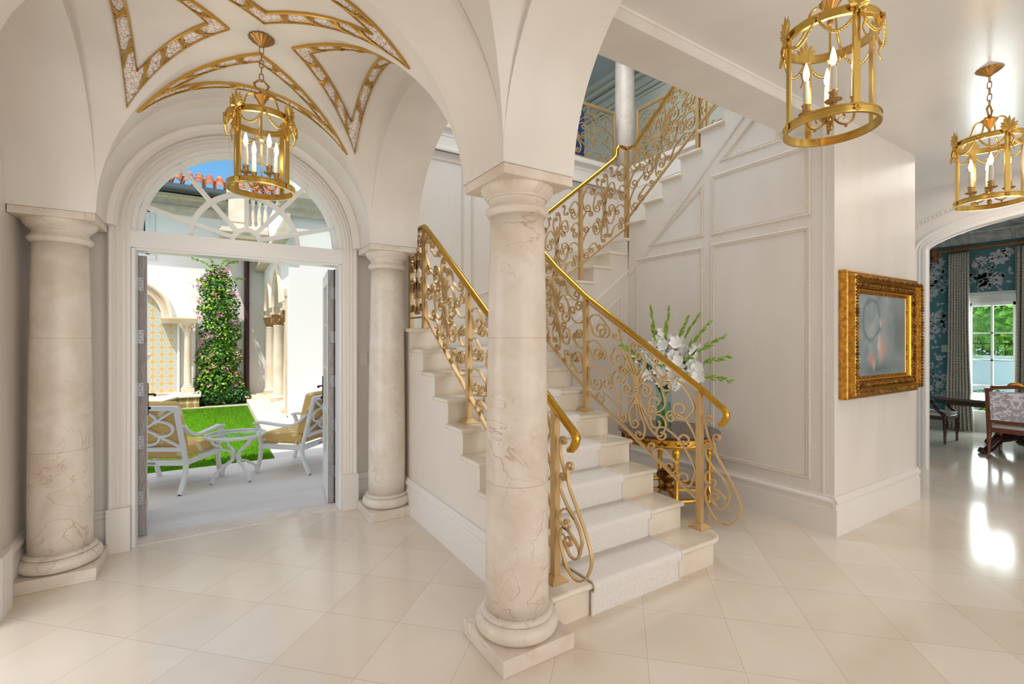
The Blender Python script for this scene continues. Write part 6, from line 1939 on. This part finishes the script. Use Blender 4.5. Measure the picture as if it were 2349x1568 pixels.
w.box(XA_ + 0.02, XA_ + 0.30, 14.0, 14.2, 0, 2.22)
o = w.build('wall_arcade', 'stucco', **STR)
ar.build('arch_moulding', 'court_stone', o, sharp=0.4)
MB().box(XA_ - 0.012, XA_ + 0.33, 9.43, 9.62, 0.1, 2.40).box(XA_ - 0.03, XA_ + 0.34, 9.42, 9.64, 2.28, 2.42).build('pilaster', 'court_pink', o, bevel=0.004)
for i, y in enumerate((9.98, 11.86, 13.62)):
    r = thing('arcade_column', ('nearest', 'middle', 'farthest')[i] + ' stone column of the arcade on the right of the courtyard', 'column', (XA_ + 0.12, y, 0.11), 'arcade columns')
    c = (XA_ + 0.12, y, 0)
    MB().box(c[0] - 0.16, c[0] + 0.16, y - 0.16, y + 0.16, 0.10, 0.17).build('plinth', 'court_pink', r)
    MB().lathe([(0.155, 0.17), (0.165, 0.20), (0.14, 0.235), (0.128, 0.245), (0.122, 0.26), (0.120, 0.9), (0.104, 1.78), (0.115, 1.80), (0.106, 1.82)], c, 28).build('shaft', 'court_stone', r, sharp=0.6)
    cp = MB().lathe([(0.105, 1.81), (0.112, 1.90), (0.15, 2.02), (0.17, 2.05)], c, 24, rib=(8, 0.06))
    for k in range(8):
        a = k * pi / 4
        cp.ball((c[0] + 0.125 * cos(a), y + 0.125 * sin(a), 1.93), 0.032, 6, 5, sq=(1, 1, 1.5))
        cp.ball((c[0] + 0.155 * cos(a + 0.39), y + 0.155 * sin(a + 0.39), 2.01), 0.028, 6, 5)
    cp.build('capital', 'capital_tan', r, sharp=None)
    MB().box(XA_ - 0.04, XA_ + 0.34, y - 0.17, y + 0.17, 2.05, 2.10).box(XA_, XA_ + 0.32, y - 0.13, y + 0.13, 2.10, 2.23).build('impost', 'court_stone', r)
w = MB()
cpf = [(0, 0), (0, 0.06), (-0.10, 0.07), (-0.14, 0.12), (-0.24, 0.13), (-0.30, 0.20), (-0.40, 0.22), (-0.40, 0)]
w.sweep([(XA_, 14.2, 3.68), (XA_, 9.2, 3.68), (6, 9.2, 3.68)][::-1], [(-a, b) for a, b in cpf] if False else cpf, (0, -1, 0)) if False else None
w.sweep([(6, 9.2, 3.68), (XA_ - 0.2, 9.2, 3.68)], [(-a, b) for a, b in cpf], (0, -1, 0))
w.sweep([(XA_, 9.0, 3.68), (XA_, 14.2, 3.68)], cpf, (-1, 0, 0))
w.build('trim_15', 'cast_stone', sharp=0.4, **STR)
# balcony with balusters on the far wall
r = thing('balcony', 'white stone balcony with balusters on the far house, seen through the arched window', 'balcony', (0.6, 13.2, 3.85))
MB().box(0.16, 1.12, 12.75, YF, 3.86, 4.10).box(0.12, 1.12, 12.70, YF, 3.98, 4.04).box(0.24, 1.12, 12.85, YF, 3.74, 3.86).build('balcony_slab', 'cast_stone', r, bevel=0.01)
MB().box(0.30, 0.70, 12.80, 13.1, 4.10, 4.95).box(0.26, 0.74, 12.76, 13.14, 4.90, 5.02).box(0.36, 0.64, 12.785, 12.8, 4.24, 4.80).build('pier', 'court_stone', r, bevel=0.01)
MB().box(0.70, 1.12, 12.82, 13.05, 4.86, 4.98).box(0.70, 1.12, 12.82, 13.05, 4.10, 4.18).build('balustrade_rail', 'court_stone', r, bevel=0.006)
for x in (0.80, 0.94, 1.07):
    MB().lathe([(0.05, 4.18), (0.05, 4.22), (0.03, 4.26), (0.055, 4.38), (0.05, 4.46), (0.028, 4.66), (0.045, 4.72), (0.05, 4.78), (0.05, 4.86)], (x, 12.93, 0), 14).build('baluster', 'court_stone', r, sharp=0.7)
# ------------------------------------------------------------------ garden chairs and table
def local(x, y, hx, hy):
    L = sqrt(hx * hx + hy * hy); hx, hy = hx / L, hy / L          # heading = local +y
    return lambda p: (x + p[0] * hy + p[1] * hx, y - p[0] * hx + p[1] * hy, p[2])
def garden_chair(x, y, hx, hy, label):
    r = thing('garden_armchair', label, 'chair', (x, y, 0), 'garden armchairs on the patio')
    T = local(x, y, hx, hy)
    def put(mb, name, m, **k):
        mb.v = [T(v) for v in mb.v]
        return mb.build(name, m, r, **k)
    W2 = 0.335
    sq = [(-0.015, -0.021), (0.015, -0.021), (0.015, 0.021), (-0.015, 0.021)]
    for sx in (-1, 1):
        C = crom([(sx * W2, -0.34, 0.0), (sx * W2, -0.27, 0.16), (sx * W2, -0.245, 0.30)], 6)
        put(MB().sweep(C, sq, (1, 0, 0)), 'leg', 'alu_white', bevel=0.003)
        C = crom([(sx * W2, 0.33, 0.0), (sx * W2, 0.29, 0.12), (sx * W2, 0.27, 0.28), (sx * W2, 0.30, 0.46), (sx * W2, 0.33, 0.535)], 6)
        put(MB().sweep(C, sq, (1, 0, 0)), 'leg', 'alu_white', bevel=0.003)
        C = crom([(sx * W2, -0.30, 0.66), (sx * W2, -0.20, 0.575), (sx * W2, -0.08, 0.535), (sx * W2, 0.12, 0.545), (sx * W2, 0.28, 0.56), (sx * W2, 0.36, 0.545)], 6)
        put(MB().sweep(C, [(-0.014, -0.028), (0.014, -0.028), (0.014, 0.028), (-0.014, 0.028)], (1, 0, 0)), 'armrest', 'alu_white', bevel=0.004)
        for yy in (-0.34, 0.33): put(MB().lathe([(0.014, 0.0), (0.017, 0.002), (0.017, 0.012)], (sx * W2, yy, 0), 10), 'glide', 'shoe')
    f = MB()
    f.box(-W2, W2, 0.25, 0.285, 0.265, 0.32).box(-W2, W2, -0.27, -0.235, 0.265, 0.32).box(-W2 - 0.015, -W2 + 0.015, -0.26, 0.28, 0.265, 0.32).box(W2 - 0.015, W2 + 0.015, -0.26, 0.28, 0.265, 0.32)
    put(f, 'seat_frame', 'alu_white', bevel=0.003)
    def B(u, v, d=0.0):                                           # back plane: u across, v up the slope
        return Vector((u, -0.25 - 0.145 * (v - 0.30) / 0.56 + d, v))
    bk = MB()
    for sx in (-1, 1): bk.bar(B(sx * (W2 - 0.002), 0.29), B(sx * (W2 - 0.002), 0.86), 0.042, 0.03, (0, 1, 0.26))
    bk.bar(B(-W2, 0.845), B(W2, 0.845), 0.034, 0.045, (0, -0.25, 1)); bk.bar(B(-W2, 0.43), B(W2, 0.43), 0.034, 0.04, (0, -0.25, 1))
    put(bk, 'back_frame', 'alu_white', bevel=0.003)
    lt = MB()
    a, b0, b1 = W2 - 0.02, 0.45, 0.825
    nb = Vector((0, 0.968, 0.25))
    bar_ = [(-0.011, -0.011), (0.011, -0.011), (0.011, 0.011), (-0.011, 0.011)]
    def M2(u, v): return B(u * a, b0 + (b1 - b0) * (v + 1) / 2)
    lt.sweep([M2(-1, -1), M2(1, 1)], bar_, nb); lt.sweep([M2(-1, 1), M2(1, -1)], bar_, nb)
    qf = []
    for k in range(4):
        base = k * pi / 2
        for i in range(13):
            t = -pi * 0.62 + 1.24 * pi * i / 12
            rx, ry = 0.42 * cos(base) + 0.36 * cos(base + t), 0.42 * sin(base) + 0.36 * sin(base + t)
            qf.append(M2(rx * 1.10, ry * 1.12))
    lt.sweep(qf, bar_, nb, closed=True)
    put(lt, 'back_lattice', 'alu_white')
    put(MB().box(-W2 + 0.03, W2 - 0.03, -0.22, 0.31, 0.32, 0.435), 'seat_cushion', 'ikat', bevel=0.030)
    q = MB()
    V = [B(sx * (W2 - 0.035), v, d) for v in (0.43, 0.90) for d in (0.03, 0.15) for sx in (-1, 1)]
    q.add(V, [(0, 2, 3, 1), (4, 5, 7, 6), (0, 1, 5, 4), (1, 3, 7, 5), (3, 2, 6, 7), (2, 0, 4, 6)])
    put(q, 'back_cushion', 'ikat', bevel=0.035)
    for sx in (-1, 1):
        tie = MB()
        for d in (-1, 1): tie.tube(crom([B(sx * W2, 0.40, 0.02), B(sx * (W2 + 0.015), 0.39, 0.05 + 0.02 * d), B(sx * (W2 + 0.02), 0.33, 0.06 + 0.03 * d)], 4), 0.006, 5)
        put(tie, 'cushion_tie', 'ikat', sharp=None)
    put(MB().box(-0.05, 0.05, -0.274, -0.268, 0.28, 0.297), 'name_plate', 'steel')
    return r
garden_chair(-0.384, 6.03, 0.517, 0.856, 'white lattice-back garden armchair with yellow cushions at the left, its back to the doors')
garden_chair(0.885, 6.13, -0.727, 0.686, 'white lattice-back garden armchair with yellow cushions at the right, beside the open door leaf')
tx, ty = 0.205, 5.93
r = thing('garden_side_table', 'round glass-topped white metal side table between the garden armchairs', 'table', (tx, ty, 0), None)
MB().lathe([(0.265, 0.455), (0.292, 0.457), (0.296, 0.475), (0.290, 0.488), (0.270, 0.488), (0.265, 0.478), (0.265, 0.455)], (tx, ty, 0), 48, cap=False).build('top_rim', 'alu_white', r, sharp=0.5)
MB().lathe([(0.272, 0.478), (0.272, 0.482), (0.0005, 0.4825)], (tx, ty, 0), 40).build('glass_top', 'table_glass', r, sharp=None)
for k in range(4):
    a = radians(28) + k * pi / 2
    pr_ = [(0.262, 0.460), (0.225, 0.405), (0.165, 0.372), (0.140, 0.335), (0.115, 0.325), (0.062, 0.300), (0.035, 0.245), (0.055, 0.190), (0.120, 0.165), (0.150, 0.135), (0.175, 0.125), (0.225, 0.080), (0.250, 0.0)]
    D = Vector((cos(a), sin(a), 0))
    C = crom([Vector((tx, ty, 0)) + D * q + Vector((0, 0, h)) for q, h in pr_], 5)
    MB().sweep(C, [(-0.011, -0.013), (0.011, -0.013), (0.011, 0.013), (-0.011, 0.013)], Vector((-D.y, D.x, 0))).build('leg', 'alu_white', r, sharp=0.5)
    MB().lathe([(0.012, 0.0), (0.014, 0.003), (0.014, 0.010)], (tx + 0.25 * D.x, ty + 0.25 * D.y, 0), 8).build('glide', 'shoe', r)
